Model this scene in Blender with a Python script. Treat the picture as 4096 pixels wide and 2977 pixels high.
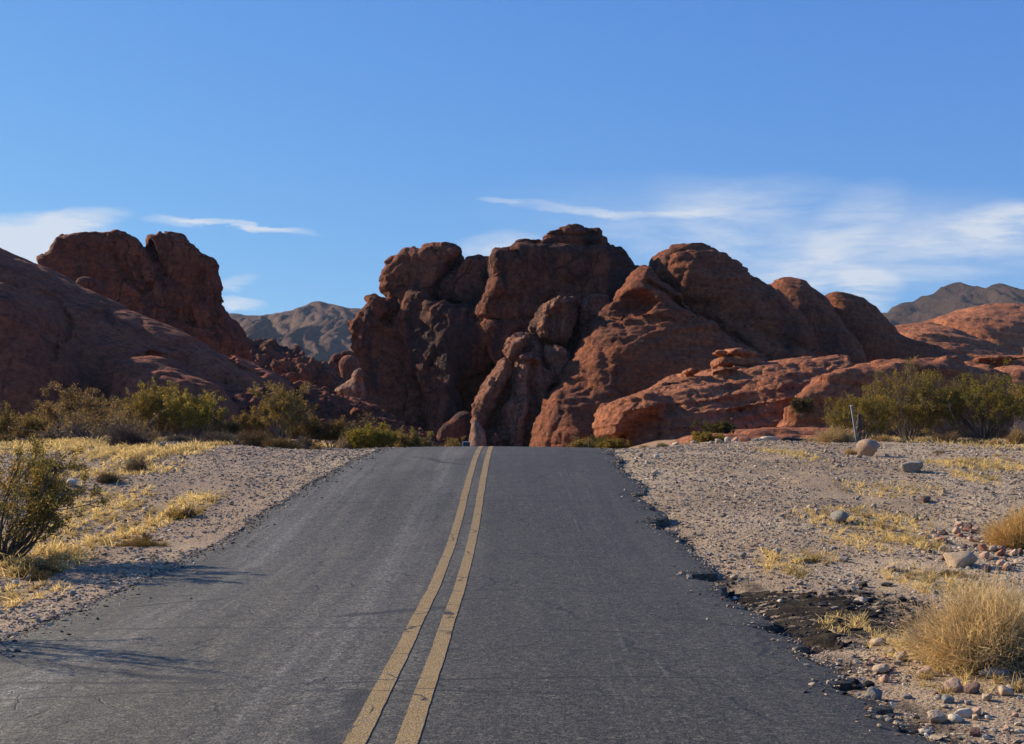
import bpy, math, random
import numpy as np
from mathutils import Vector

for o in list(bpy.data.objects):
    bpy.data.objects.remove(o)
S = bpy.context.scene
COL = S.collection
RNG = np.random.default_rng(7)

# ------------------------------------------------------------------ camera
EYE = 1.55
FPX = 1200.0                      # focal length in pixels of the 1024 px wide picture
PITCH = math.radians(3.05)
cam_d = bpy.data.cameras.new("camera")
cam = bpy.data.objects.new("camera", cam_d)
COL.objects.link(cam)
cam.location = (0, 0, EYE)
cam.rotation_euler = (math.pi / 2 + PITCH, 0, 0)
cam_d.sensor_width = 36
cam_d.lens = 36 * FPX / 1024
cam_d.clip_start = 0.1
cam_d.clip_end = 20000
S.camera = cam

# ------------------------------------------------------------------ sun, sky, exposure
SUN = Vector((-0.79, 0.43, 0.43)).normalized()
EXPOSURE = 0.75
SUN_STRENGTH = 5.0
SKY_STRENGTH = 0.10
sl = bpy.data.lights.new("sun", 'SUN')
sl.energy = SUN_STRENGTH
sl.angle = math.radians(0.53)
sl.color = (1.0, 0.85, 0.64)
so = bpy.data.objects.new("sun", sl)
COL.objects.link(so)
so.location = (-40, 20, 30)
so.rotation_euler = (-SUN).to_track_quat('-Z', 'Y').to_euler()
S.view_settings.view_transform = 'Standard'
S.view_settings.look = 'None'
S.view_settings.exposure = EXPOSURE
S.view_settings.gamma = 1
S.view_settings.use_curve_mapping = False
S.cycles.max_bounces = 5
S.cycles.diffuse_bounces = 3
S.cycles.glossy_bounces = 2
S.cycles.volume_bounces = 0
S.cycles.transparent_max_bounces = 8
S.cycles.use_denoising = True


class NT:
    """small helper for building node trees"""
    def __init__(s, tree):
        s.t = tree
        s.n = tree.nodes
        s.l = tree.links

    def node(s, typ, **kw):
        n = s.n.new(typ)
        for k, v in kw.items():
            setattr(n, k, v)
        return n

    def put(s, sock, v):
        if isinstance(v, bpy.types.NodeSocket):
            s.l.new(v, sock)
        elif v is not None:
            sock.default_value = v

    def m(s, op, a, b=None, c=None, clamp=False):
        n = s.node('ShaderNodeMath', operation=op, use_clamp=clamp)
        s.put(n.inputs[0], a)
        if b is not None: s.put(n.inputs[1], b)
        if c is not None: s.put(n.inputs[2], c)
        return n.outputs[0]

    def vm(s, op, a, b=None):
        n = s.node('ShaderNodeVectorMath', operation=op)
        s.put(n.inputs[0], a)
        if b is not None: s.put(n.inputs[1], b)
        return n.outputs[0]

    def noise(s, vec, scale, detail=4, rough=0.55, dist=0.0):
        n = s.node('ShaderNodeTexNoise')
        s.put(n.inputs['Vector'], vec)
        n.inputs['Scale'].default_value = scale
        n.inputs['Detail'].default_value = detail
        n.inputs['Roughness'].default_value = rough
        n.inputs['Distortion'].default_value = dist
        return n.outputs['Fac']

    def voro(s, vec, scale, feature='F1', out='Distance', rnd=1.0):
        n = s.node('ShaderNodeTexVoronoi', feature=feature)
        s.put(n.inputs['Vector'], vec)
        n.inputs['Scale'].default_value = scale
        n.inputs['Randomness'].default_value = rnd
        return n.outputs[out]

    def smooth(s, x, lo, hi, a=0.0, b=1.0):
        n = s.node('ShaderNodeMapRange', interpolation_type='SMOOTHSTEP')
        s.put(n.inputs['Value'], x)
        n.inputs['From Min'].default_value = lo
        n.inputs['From Max'].default_value = hi
        n.inputs['To Min'].default_value = a
        n.inputs['To Max'].default_value = b
        return n.outputs['Result']

    def lin(s, x, lo, hi, a=0.0, b=1.0):
        n = s.node('ShaderNodeMapRange')
        s.put(n.inputs['Value'], x)
        n.inputs['From Min'].default_value = lo
        n.inputs['From Max'].default_value = hi
        n.inputs['To Min'].default_value = a
        n.inputs['To Max'].default_value = b
        return n.outputs['Result']

    def mix(s, fac, a, b, blend='MIX'):
        n = s.node('ShaderNodeMix', data_type='RGBA', blend_type=blend)
        s.put(n.inputs['Factor'], fac)
        f = lambda v: (*v, 1) if isinstance(v, tuple) and len(v) == 3 else v
        s.put(n.inputs['A'], f(a))
        s.put(n.inputs['B'], f(b))
        return n.outputs['Result']

    def ramp(s, x, stops):
        n = s.node('ShaderNodeValToRGB')
        s.put(n.inputs[0], x)
        el = n.color_ramp.elements
        while len(el) < len(stops):
            el.new(0.5)
        for e, (p, c) in zip(el, stops):
            e.position = p
            e.color = (*c, 1)
        return n.outputs[0]

    def bump(s, h, strength, dist, normal=None):
        n = s.node('ShaderNodeBump')
        n.inputs['Strength'].default_value = strength
        n.inputs['Distance'].default_value = dist
        s.put(n.inputs['Height'], h)
        if normal is not None: s.put(n.inputs['Normal'], normal)
        return n.outputs[0]

    def pos(s):
        return s.node('ShaderNodeNewGeometry').outputs['Position']

    def scale(s, v, k):
        return s.vm('MULTIPLY', v, k)


def world():
    w = bpy.data.worlds.new("World")
    S.world = w
    w.use_nodes = True
    t = NT(w.node_tree)
    t.n.clear()
    sky = t.node('ShaderNodeTexSky', sky_type='NISHITA')
    sky.sun_disc = False
    sky.sun_elevation = math.asin(SUN.z)
    sky.sun_rotation = math.atan2(SUN.x, SUN.y) % (2 * math.pi)
    sky.altitude = 600
    sky.air_density = 1.0
    sky.dust_density = 0.25
    sky.ozone_density = 2.2
    hs = t.node('ShaderNodeVectorMath', operation='MULTIPLY')
    t.l.new(sky.outputs[0], hs.inputs[0])
    hs.inputs[1].default_value = (0.56, 0.80, 1.0)
    # the camera's rendering of that sky: deeper, flatter blue
    gn = SKY_STRENGTH * 2 ** EXPOSURE
    sc_ = t.node('ShaderNodeSeparateXYZ'); t.l.new(hs.outputs[0], sc_.inputs[0])
    cc_ = t.node('ShaderNodeCombineXYZ')
    for i, (k, p) in enumerate(((0.465, 0.80), (0.575, 0.66), (0.80, 0.32))):
        t.put(cc_.inputs[i], t.m('MULTIPLY', t.m('POWER', t.m('MULTIPLY', sc_.outputs[i], gn), p), k / gn))
    hs = cc_
    # cirrus: a pattern fixed on the celestial sphere north of the road
    tc = t.node('ShaderNodeTexCoord').outputs['Generated']
    sx = t.node('ShaderNodeSeparateXYZ')
    t.l.new(tc, sx.inputs[0])
    yy = t.m('MAXIMUM', sx.outputs[1], 0.05)
    u = t.m('DIVIDE', sx.outputs[0], yy)
    v = t.m('DIVIDE', sx.outputs[2], yy)
    front = t.smooth(sx.outputs[1], 0.1, 0.3)
    cmb = t.node('ShaderNodeCombineXYZ')
    t.put(cmb.inputs[0], u); t.put(cmb.inputs[1], v)
    uv = cmb.outputs[0]
    n1 = t.noise(t.scale(uv, (7, 30, 1)), 1.0, 7, 0.62, 0.6)
    n2 = t.noise(t.scale(uv, (22, 110, 1)), 1.0, 7, 0.68, 0.5)
    wob = t.m('MULTIPLY', t.m('SUBTRACT', n1, 0.5), 0.035)
    v2 = t.m('ADD', v, wob)

    def blob(px, py, rx, ry, rot, amp):
        """soft ellipse on the sky; px,py in 4096 px picture units of direction"""
        k, e = pxdir(px, py)
        c, sn = math.cos(rot), math.sin(rot)
        du = t.m('SUBTRACT', u, k); dv = t.m('SUBTRACT', v2, e)
        a = t.m('ADD', t.m('MULTIPLY', du, c), t.m('MULTIPLY', dv, sn))
        b = t.m('SUBTRACT', t.m('MULTIPLY', dv, c), t.m('MULTIPLY', du, sn))
        a = t.m('DIVIDE', a, rx); b = t.m('DIVIDE', b, ry)
        r = t.m('ADD', t.m('MULTIPLY', a, a), t.m('MULTIPLY', b, b))
        return t.smooth(r, 0.0, 1.0, amp, 0.0)
    cl = [
        blob(120, 930, 0.085, 0.022, 0, 1.0), blob(60, 990, 0.10, 0.022, 0, 1.0), blob(330, 870, 0.05, 0.010, 0.05, .8),
        blob(150, 1050, 0.05, 0.018, -.1, .7),
        blob(960, 905, 0.075, 0.0045, -0.085, 1.15), blob(700, 892, 0.035, 0.005, -0.1, .6),
        blob(950, 1125, 0.022, 0.005, 0, .6), blob(960, 1195, 0.026, 0.007, -.1, .8),
        blob(2000, 822, 0.024, 0.004, -0.05, .8), blob(2250, 840, 0.06, 0.007, -0.03, .5),
        blob(2600, 850, 0.10, 0.006, 0, .42), blob(1990, 990, 0.05, 0.012, .1, .75),
        blob(2700, 960, 0.09, 0.022, -0.15, .28), blob(3050, 960, 0.12, 0.04, -.45, .34),
        blob(3000, 800, 0.10, 0.02, .1, .26), blob(3350, 1030, 0.11, 0.03, .35, .28), blob(3420, 880, .06, .03, .6, .3),
        blob(3950, 920, 0.10, 0.026, .15, .55), blob(4050, 870, 0.06, 0.02, .1, .5),
        blob(3480, 1165, 0.035, 0.022, 0, 1.1), blob(3600, 1100, 0.11, 0.010, 0, .55), blob(3350, 1160, 0.05, 0.01, 0, .6),
    ]
    cl += [blob(3050, 940, 0.30, 0.06, -0.05, .22), blob(3800, 980, 0.16, 0.06, 0, .2)]
    tot = cl[0]
    for c in cl[1:]:
        tot = t.m('ADD', tot, c)
    tex = t.m('ADD', t.lin(n1, 0.3, 0.7, 0.3, 1.2), t.lin(n2, 0.3, 0.7, -0.25, 0.25))
    den = t.m('MULTIPLY', t.m('MULTIPLY', tot, tex), front, clamp=True)
    den = t.m('MULTIPLY', den, 0.82, clamp=True)
    bg1 = t.node('ShaderNodeBackground')
    t.l.new(hs.outputs[0], bg1.inputs[0])
    bg1.inputs[1].default_value = SKY_STRENGTH
    bg2 = t.node('ShaderNodeBackground')
    bg2.inputs[0].default_value = (0.80, 0.84, 0.90, 1)
    bg2.inputs[1].default_value = 0.56
    mx = t.node('ShaderNodeMixShader')
    t.put(mx.inputs[0], den)
    t.l.new(bg1.outputs[0], mx.inputs[1]); t.l.new(bg2.outputs[0], mx.inputs[2])
    out = t.node('ShaderNodeOutputWorld')
    t.l.new(mx.outputs[0], out.inputs[0])


def pxdir(px, py):
    """direction of a picture point (4096x2977 units) as (x/y, z/y)"""
    a = (px / 4 - 512) / FPX
    b = -(py / 4 - 372) / FPX
    c, s = math.cos(PITCH), math.sin(PITCH)
    y = c - b * s
    z = s + b * c
    return a / y, z / y


def at(px, py, Y):
    k, e = pxdir(px, py)
    return k * Y, EYE + e * Y


world()

# crops of the photograph used to read off outlines -> 4096 px units
def crop(ox, oy, k):
    return lambda pts: [(ox + x * k, oy + y * k) for x, y in pts]
C1 = crop(0, 800, 1100 / 1813)
C2 = crop(1000, 900, 1000 / 1735)
C3 = crop(1800, 850, 900 / 1483)
C4 = crop(2300, 900, 1000 / 1735)
C5 = crop(3100, 1000, 996 / 1931)

# ------------------------------------------------------------------ helpers
_TAB = np.random.default_rng(11).uniform(-1, 1, 1 << 16)


def noise3(P, seed=0):
    i = np.floor(P).astype(np.int64)
    f = P - i
    u = f * f * f * (f * (f * 6 - 15) + 10)
    def h(a, b, c):
        k = (i[..., 0] + a) * 73856093 ^ (i[..., 1] + b) * 19349663 ^ (i[..., 2] + c) * 83492791 ^ (seed * 2654435 + 977)
        k = (k ^ (k >> 13)) * 1274126177
        return _TAB[(k ^ (k >> 16)) & 0xFFFF]
    x, y, z = u[..., 0], u[..., 1], u[..., 2]
    a = h(0, 0, 0) * (1 - x) + h(1, 0, 0) * x
    b = h(0, 1, 0) * (1 - x) + h(1, 1, 0) * x
    c = h(0, 0, 1) * (1 - x) + h(1, 0, 1) * x
    d = h(0, 1, 1) * (1 - x) + h(1, 1, 1) * x
    return (a * (1 - y) + b * y) * (1 - z) + (c * (1 - y) + d * y) * z


def fbm(P, octv=4, seed=0, gain=0.5):
    r = 0; a = 1.0; tot = 0
    Q = np.array(P, float)
    for k in range(octv):
        r = r + a * noise3(Q, seed + k * 31)
        tot += a; a *= gain
        Q = Q * 2.03 + 17.3
    return r / tot


def billow(P, octv=3, seed=0):
    r = 0; a = 1.0; tot = 0
    Q = np.array(P, float)
    for k in range(octv):
        r = r + a * np.abs(noise3(Q, seed + k * 31))
        tot += a; a *= 0.5
        Q = Q * 2.07 + 9.1
    return r / tot


def cells(P, seed=0):
    """Voronoi blocks: a random value per block and the gap to the next block"""
    P = np.asarray(P, float)
    base = np.floor(P).astype(np.int64)
    f1 = np.full(len(P), 9.0); f2 = np.full(len(P), 9.0); val = np.zeros(len(P)); tl = np.zeros(len(P))
    for i in (-1, 0, 1):
        for j in (-1, 0, 1):
            for k in (-1, 0, 1):
                c = base + (i, j, k)
                h = c[:, 0] * 73856093 ^ c[:, 1] * 19349663 ^ c[:, 2] * 83492791 ^ (seed * 7919 + 13)
                h = (h ^ (h >> 13)) * 1274126177
                h = h ^ (h >> 16)
                q = c + 0.5 + 0.45 * np.stack([_TAB[h & 0xFFFF], _TAB[(h * 31 + 7) & 0xFFFF], _TAB[(h * 57 + 3) & 0xFFFF]], 1)
                d = np.linalg.norm(P - q, axis=1)
                near = d < f1
                f2 = np.where(near, f1, np.minimum(f2, d))
                val = np.where(near, _TAB[(h * 91 + 5) & 0xFFFF], val)
                r = np.stack([_TAB[(h * 13 + 1) & 0xFFFF], _TAB[(h * 17 + 2) & 0xFFFF], _TAB[(h * 19 + 4) & 0xFFFF]], 1)
                tl = np.where(near, ((P - q) * r).sum(1), tl)
                f1 = np.minimum(f1, d)
    return val * 0.5 + tl * 1.5, f2 - f1


def sstep(a, b, x):
    t = np.clip((x - a) / (b - a), 0, 1)
    return t * t * (3 - 2 * t)


def mesh_np(name, V, F, smooth=True, mat=None, cols=None):
    V = np.asarray(V, np.float32); F = np.asarray(F, np.int32)
    me = bpy.data.meshes.new(name)
    n, k = F.shape
    me.vertices.add(len(V)); me.vertices.foreach_set('co', V.ravel())
    me.loops.add(n * k); me.loops.foreach_set('vertex_index', F.ravel())
    me.polygons.add(n)
    me.polygons.foreach_set('loop_start', np.arange(0, n * k, k, dtype=np.int32))
    me.polygons.foreach_set('use_smooth', np.full(n, smooth, bool))
    me.update(calc_edges=True)
    if cols is not None:
        ca = me.attributes.new('tint', 'FLOAT_COLOR', 'POINT')
        c = np.ones((len(V), 4), np.float32); c[:, :cols.shape[1]] = cols
        ca.data.foreach_set('color', c.ravel())
    if mat: me.materials.append(mat)
    return me


def obj(name, me, parent=None, loc=None):
    o = bpy.data.objects.new(name, me)
    COL.objects.link(o)
    if parent is not None: o.parent = parent
    if loc is not None: o.location = loc
    return o


def tag(o, label=None, cat=None, group=None, kind=None):
    if label: o['label'] = label
    if cat: o['category'] = cat
    if group: o['group'] = group
    if kind: o['kind'] = kind
    return o


def empty(name, loc):
    o = bpy.data.objects.new(name, None)
    COL.objects.link(o)
    o.location = loc
    o.empty_display_size = 0.2
    return o


def material(name):
    m = bpy.data.materials.new(name)
    m.use_nodes = True
    t = NT(m.node_tree)
    b = m.node_tree.nodes['Principled BSDF']
    return m, t, b


# ------------------------------------------------------------------ ground shape
_yk = [-50, 9, 12, 14.5, 16.6, 19, 21.7, 25.4, 28.5, 31, 34, 40, 50, 62, 80, 4000]
_zk = [0, 0, 0.02, 0.10, 0.25, 0.49, 0.76, 1.07, 1.215, 1.235, 1.17, 0.92, 0.5, 0.1, 0.0, 0.0]
_yt = np.arange(-50, 200, 0.1)
_zt = np.interp(_yt, _yk, _zk)
_g = np.exp(-np.linspace(-2.2, 2.2, 31) ** 2); _g /= _g.sum()
_zt = np.convolve(np.pad(_zt, 15, 'edge'), _g, 'valid')


def zr(y):
    return np.interp(y, _yt, _zt)


def n2(x, y, s, seed, octv=4):
    P = np.stack([np.asarray(x) * s, np.asarray(y) * s, np.zeros_like(np.asarray(x) * 1.0) + 0.37], -1)
    return fbm(P, octv, seed)


def edge_l(y):
    y = np.asarray(y, float)
    return np.interp(y, [0, 9, 13, 20, 27, 34, 80], [-3.85, -3.9, -3.92, -3.65, -3.2, -3.1, -3.1]) + 0.10 * n2(y * 0, y, 0.9, 5, 5)


BITES = ((17.0, 0.60, 0.27), (12.9, 0.46, 0.27), (9.75, 0.30, 0.17), (8.7, 0.46, 0.15), (7.4, 0.36, 0.24), (6.65, 0.38, 0.14))


def edge_r(y):
    y = np.asarray(y, float)
    e = np.interp(y, [0, 6, 12.6, 17, 28, 34, 80], [2.16, 2.16, 2.20, 2.24, 2.36, 2.4, 2.4])
    n = n2(y * 0 + 3, y, 0.8, 9, 2)
    f = n2(y * 0 + 8, y, 3.2, 19, 5) + 0.7 * n2(y * 0 + 4, y, 9.0, 23, 3)
    for yb, hl, dp in BITES:
        e = e - dp * sstep(1.0, 0.25, np.abs(y - yb + 0.8 * hl * n2(y * 0 + 2, y, 5, 31, 3)) / hl)
    return e + 0.10 * n + 0.09 * f - 0.15 * sstep(0.18, 0.5, n2(y * 0 + 5, y, 0.62, 29, 2)) - 0.12 * sstep(0.15, 0.4, n2(y * 0 + 6, y, 1.9, 39, 2))


def terrain(x, y):
    x = np.asarray(x, float); y = np.asarray(y, float)
    z = zr(y)
    pl = np.interp(y, [-50, 0, 12, 16, 20, 24, 28, 32, 45, 70, 130, 400], [0, 0, 0.02, 0.2, 0.58, 0.95, 1.2, 1.36, 1.40, 1.3, 1.0, 0.5])
    w = sstep(3.2, 9, np.abs(x + 0.8))
    z = z * (1 - w) + np.maximum(z, pl) * w
    el, er = edge_l(y), edge_r(y)
    dl, dr = el - x, x - er
    out = np.maximum(dl, dr)
    amp = sstep(0.0, 2.5, out)
    near = 1 - sstep(60, 200, y)
    z = z + near * amp * (0.16 * n2(x, y, 0.22, 41, 3) + 0.05 * n2(x, y, 1.3, 43, 4))
    z = z + near * sstep(0.05, .5, out) * 0.018 * n2(x, y, 6.0, 47, 3)
    # left: gravel laps against the road; right: the edge has broken down to a drop
    prof_l = np.interp(dl, [-0.5, -0.12, 0.0, 0.15, 0.8, 3], [-0.14, -0.05, 0.004, 0.004, -0.02, 0.0]) + 0.025 * n2(x, y, 5.0, 53, 3) * sstep(-.3, 0, dl) * sstep(.6, .1, dl)
    prof_r = np.interp(dr, [-0.5, -0.1, 0.0, 0.12, 0.5, 1.4, 3], [-0.14, -0.14, -0.125, -0.115, -0.06, -0.02, 0.0])
    ero = 0.35 + 0.65 * sstep(-0.15, 0.3, n2(x * 0, y, 0.55, 57, 3))
    prof_r = np.where(dr > 0, prof_r * ero, np.where(dr > -0.12, prof_r * (ero + (1 - ero) * np.clip(-dr / 0.12, 0, 1)), prof_r))
    z = z + np.where(dr > dl, prof_r, prof_l)
    return z


def ground_at(px, py, ymax=60):
    """where the view ray through a picture point meets the ground"""
    k, e = pxdir(px, py)
    Y = np.linspace(3, ymax, 4000)
    d = EYE + e * Y - terrain(k * Y, Y)
    i = np.argmax(d <= 0) if (d <= 0).any() else np.argmin(np.abs(d))
    return k * Y[i], Y[i]


# ------------------------------------------------------------------ materials
def mat_rock(name, base=(0.27, 0.092, 0.05), alt=(0.34, 0.135, 0.072), dark=(0.13, 0.05, 0.034), varnish=0.5,
             strata=0.3, pale=0.2, sc=1.0, tilt=0.12, cracks=1.0):
    m, t, b = material(name)
    p = t.pos()
    big = t.noise(p, 0.11 * sc, 5, 0.6, 0.4)
    mid = t.noise(p, 0.7 * sc, 6, 0.6, 0.3)
    c = t.mix(t.smooth(big, 0.35, 0.65), base, alt)
    c = t.mix(t.smooth(mid, 0.42, 0.72, 0, 0.6), c, dark)
    # bedding bands
    sx = t.node('ShaderNodeSeparateXYZ'); t.l.new(p, sx.inputs[0])
    zz = t.m('ADD', sx.outputs[2], t.m('MULTIPLY', sx.outputs[0], tilt))
    cm = t.node('ShaderNodeCombineXYZ')
    t.put(cm.inputs[0], t.m('MULTIPLY', sx.outputs[0], 0.06)); t.put(cm.inputs[1], t.m('MULTIPLY', sx.outputs[1], 0.06)); t.put(cm.inputs[2], t.m('MULTIPLY', zz, 1.6 * sc))
    st = t.noise(cm.outputs[0], 1.0, 5, 0.65, 0.15)
    c = t.mix(t.smooth(st, 0.40, 0.62, strata, 0.0), c, dark)
    # pale scoured patches
    pl = t.noise(t.scale(p, (0.5, 0.5, 0.22)), 0.8 * sc, 6, 0.65, 0.5)
    c = t.mix(t.smooth(pl, 0.60, 0.72, 0, pale), c, (0.32, 0.20, 0.145))
    # desert varnish, running down the faces
    vs = t.noise(t.scale(p, (0.55, 0.55, 0.11)), 1.0 * sc, 7, 0.68, 0.4)
    vb = t.noise(t.vm('ADD', p, (31, 7, 3)), 0.13 * sc, 3, 0.5)
    vv = t.m('ADD', t.m('MULTIPLY', vs, 0.6), t.m('MULTIPLY', vb, 0.5))
    c = t.mix(t.smooth(vv, 0.63 - 0.16 * varnish, 0.72 - 0.12 * varnish, 0, min(0.9, 0.45 + 0.5 * varnish)), c, (0.042, 0.026, 0.026))
    wj = t.node('ShaderNodeTexNoise'); t.put(wj.inputs['Vector'], p); wj.inputs['Scale'].default_value = 0.5 * sc; wj.inputs['Detail'].default_value = 6
    pw = t.vm('ADD', p, t.scale(t.vm('SUBTRACT', wj.outputs['Color'], (.5, .5, .5)), (2.2, 2.2, 2.2)))
    ck = t.voro(t.scale(pw, (1, 1, 0.5)), 0.28 * sc, 'DISTANCE_TO_EDGE')
    ck2 = t.voro(t.scale(pw, (1, 1, 0.8)), 0.9 * sc, 'DISTANCE_TO_EDGE')
    crk = t.m('MULTIPLY', t.smooth(ck, 0.004, 0.022, 1, 0), t.smooth(big, 0.40, 0.52, 0.25, 1))
    crk = t.m('MAXIMUM', crk, t.m('MULTIPLY', t.smooth(ck2, 0.006, 0.035, 0.8, 0), t.smooth(mid, 0.46, 0.58)))
    crk = t.m('MULTIPLY', crk, cracks)
    c = t.mix(t.m('MULTIPLY', crk, 0.6), c, (0.035, 0.02, 0.017))
    cf = t.node('ShaderNodeCombineXYZ')
    t.put(cf.inputs[0], t.m('MULTIPLY', sx.outputs[0], 0.12)); t.put(cf.inputs[1], t.m('MULTIPLY', sx.outputs[1], 0.12)); t.put(cf.inputs[2], t.m('MULTIPLY', zz, 5.5 * sc))
    st2 = t.noise(cf.outputs[0], 1.0, 4, 0.7, 0.2)
    c = t.mix(t.smooth(st2, 0.42, 0.60, 0.8 * strata, 0.0), c, dark)
    fine = t.noise(p, 3.0 * sc, 6, 0.75)
    c = t.mix(0.85, c, t.mix(1.0, c, t.ramp(fine, [(0.32, (0.42, 0.40, 0.40)), (0.5, (1.0, 1.0, 1.0)), (0.68, (1.75, 1.65, 1.55))]), 'MULTIPLY'))
    pit = t.voro(t.vm('ADD', p, t.scale(wj.outputs['Color'], (.6, .6, .6))), 1.6 * sc)
    pitm = t.m('MULTIPLY', t.smooth(pit, 0.10, 0.24, 1, 0), t.smooth(t.noise(p, 0.45 * sc, 4, .6), 0.50, 0.60))
    c = t.mix(t.m('MULTIPLY', pitm, 0.7), c, (0.03, 0.018, 0.016))
    t.put(b.inputs['Base Color'], c)
    b.inputs['Roughness'].default_value = 0.9
    b.inputs['Specular IOR Level'].default_value = 0.15
    h1 = t.noise(p, 0.9 * sc, 10, 0.70, 0.3)
    h2 = t.m('SUBTRACT', t.m('ADD', t.m('MULTIPLY', st, 0.7 * strata), t.m('MULTIPLY', st2, 0.55 * strata)), t.m('MULTIPLY', crk, 0.35))
    hv = t.voro(t.vm('ADD', p, t.scale(t.node('ShaderNodeTexNoise').outputs['Color'], (.1, .1, .1))), 1.1 * sc)
    h = t.m('SUBTRACT', t.m('ADD', t.m('ADD', h1, h2), t.m('MULTIPLY', hv, 0.12)), t.m('MULTIPLY', pitm, 0.25))
    t.put(b.inputs['Normal'], t.bump(h, 0.9, 0.62 / sc))
    return m


def mat_leaf(name, trans=0.4, rough=0.7):
    m, t, b = material(name)
    a = t.node('ShaderNodeAttribute'); a.attribute_name = 'tint'
    t.n.remove(b)
    d = t.node('ShaderNodeBsdfDiffuse'); tr = t.node('ShaderNodeBsdfTranslucent')
    t.l.new(a.outputs['Color'], d.inputs[0]); t.l.new(a.outputs['Color'], tr.inputs[0])
    mx = t.node('ShaderNodeMixShader'); mx.inputs[0].default_value = trans
    t.l.new(d.outputs[0], mx.inputs[1]); t.l.new(tr.outputs[0], mx.inputs[2])
    out = [n for n in t.n if n.type == 'OUTPUT_MATERIAL'][0]
    t.l.new(mx.outputs[0], out.inputs[0])
    return m


def mat_tint(name, rough=0.85, bumpy=0.0, sc=40):
    m, t, b = material(name)
    a = t.node('ShaderNodeAttribute'); a.attribute_name = 'tint'
    p = t.pos()
    f = t.noise(p, sc, 4, 0.6)
    c = t.mix(1.0, a.outputs['Color'], t.ramp(f, [(0.3, (0.72, 0.72, 0.72)), (0.7, (1.25, 1.25, 1.25))]), 'MULTIPLY')
    t.put(b.inputs['Base Color'], c)
    b.inputs['Roughness'].default_value = rough
    b.inputs['Specular IOR Level'].default_value = 0.25
    if bumpy:
        t.put(b.inputs['Normal'], t.bump(t.noise(p, sc * 1.5, 5, 0.6), bumpy, 0.02))
    return m


def mat_simple(name, col, rough=0.6, metal=0.0, var=0.25, sc=30, spec=0.3):
    m, t, b = material(name)
    p = t.pos()
    f = t.noise(p, sc, 5, 0.6)
    lo = tuple(c * (1 - var) for c in col); hi = tuple(min(1, c * (1 + var)) for c in col)
    t.put(b.inputs['Base Color'], t.mix(f, lo, hi))
    b.inputs['Roughness'].default_value = rough
    b.inputs['Metallic'].default_value = metal
    b.inputs['Specular IOR Level'].default_value = spec
    t.put(b.inputs['Normal'], t.bump(f, 0.3, 0.01))
    return m


def mat_ground():
    m, t, b = material("desert gravel ground")
    p = t.pos()
    a = t.node('ShaderNodeAttribute'); a.attribute_name = 'tint'
    sep = t.node('ShaderNodeSeparateColor'); t.l.new(a.outputs['Color'], sep.inputs[0])
    big = t.noise(p, 0.25, 5, 0.6, 0.3)
    mid = t.noise(p, 2.2, 6, 0.65, 0.2)
    c = t.mix(t.smooth(big, 0.40, 0.60), (0.31, 0.218, 0.132), (0.41, 0.307, 0.195))
    gx_ = t.node('ShaderNodeSeparateXYZ'); t.l.new(p, gx_.inputs[0])
    c = t.mix(t.smooth(gx_.outputs[0], -3.0, -5.0, 0, 0.55), c, (0.25, 0.17, 0.118))
    c = t.mix(t.smooth(mid, 0.45, 0.75, 0, 0.55), c, (0.155, 0.112, 0.078))
    # little stones bedded in the surface
    for sc, k in ((28, 0.5), (70, 0.7)):
        vn = t.node('ShaderNodeTexVoronoi'); t.put(vn.inputs['Vector'], p); vn.inputs['Scale'].default_value = sc
        sv = t.node('ShaderNodeSeparateColor'); t.l.new(vn.outputs['Color'], sv.inputs[0])
        st = t.ramp(sv.outputs[0], [(0, (0.10, 0.075, 0.058)), (0.35, (0.26, 0.195, 0.14)), (0.7, (0.38, 0.30, 0.21)), (1, (0.54, 0.46, 0.35))])
        mask = t.smooth(vn.outputs['Distance'], 0.30, 0.52, k, 0)
        c = t.mix(t.m('MULTIPLY', mask, t.smooth(sv.outputs[1], 0.35, 0.5)), c, st)
    # dry grass litter
    lit = t.noise(p, 30, 4, 0.7)
    gm = t.m('MULTIPLY', sep.outputs[0], t.smooth(t.m('ADD', t.m('MULTIPLY', lit, 0.5), t.m('MULTIPLY', mid, 0.5)), 0.38, 0.58), clamp=True)
    c = t.mix(t.m('MULTIPLY', gm, 0.6), c, (0.43, 0.31, 0.13))
    # red sand towards the rocks and tar crumbs beside the asphalt
    c = t.mix(t.m('MULTIPLY', sep.outputs[1], 0.7), c, (0.28, 0.15, 0.085))
    c = t.mix(t.m('MULTIPLY', sep.outputs[2], t.smooth(mid, 0.35, 0.6)), c, (0.035, 0.03, 0.027))
    t.put(b.inputs['Base Color'], c)
    b.inputs['Roughness'].default_value = 0.95
    b.inputs['Specular IOR Level'].default_value = 0.1
    v1 = t.voro(p, 28); v2 = t.voro(p, 70)
    h = t.m('ADD', t.m('MULTIPLY', t.m('MINIMUM', v1, 0.5), -0.024), t.m('MULTIPLY', t.m('MINIMUM', v2, 0.5), -0.012))
    h = t.m('ADD', h, t.m('MULTIPLY', t.noise(p, 5, 7, 0.65), 0.05))
    t.put(b.inputs['Normal'], t.bump(h, 0.9, 1.0))
    return m


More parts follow.
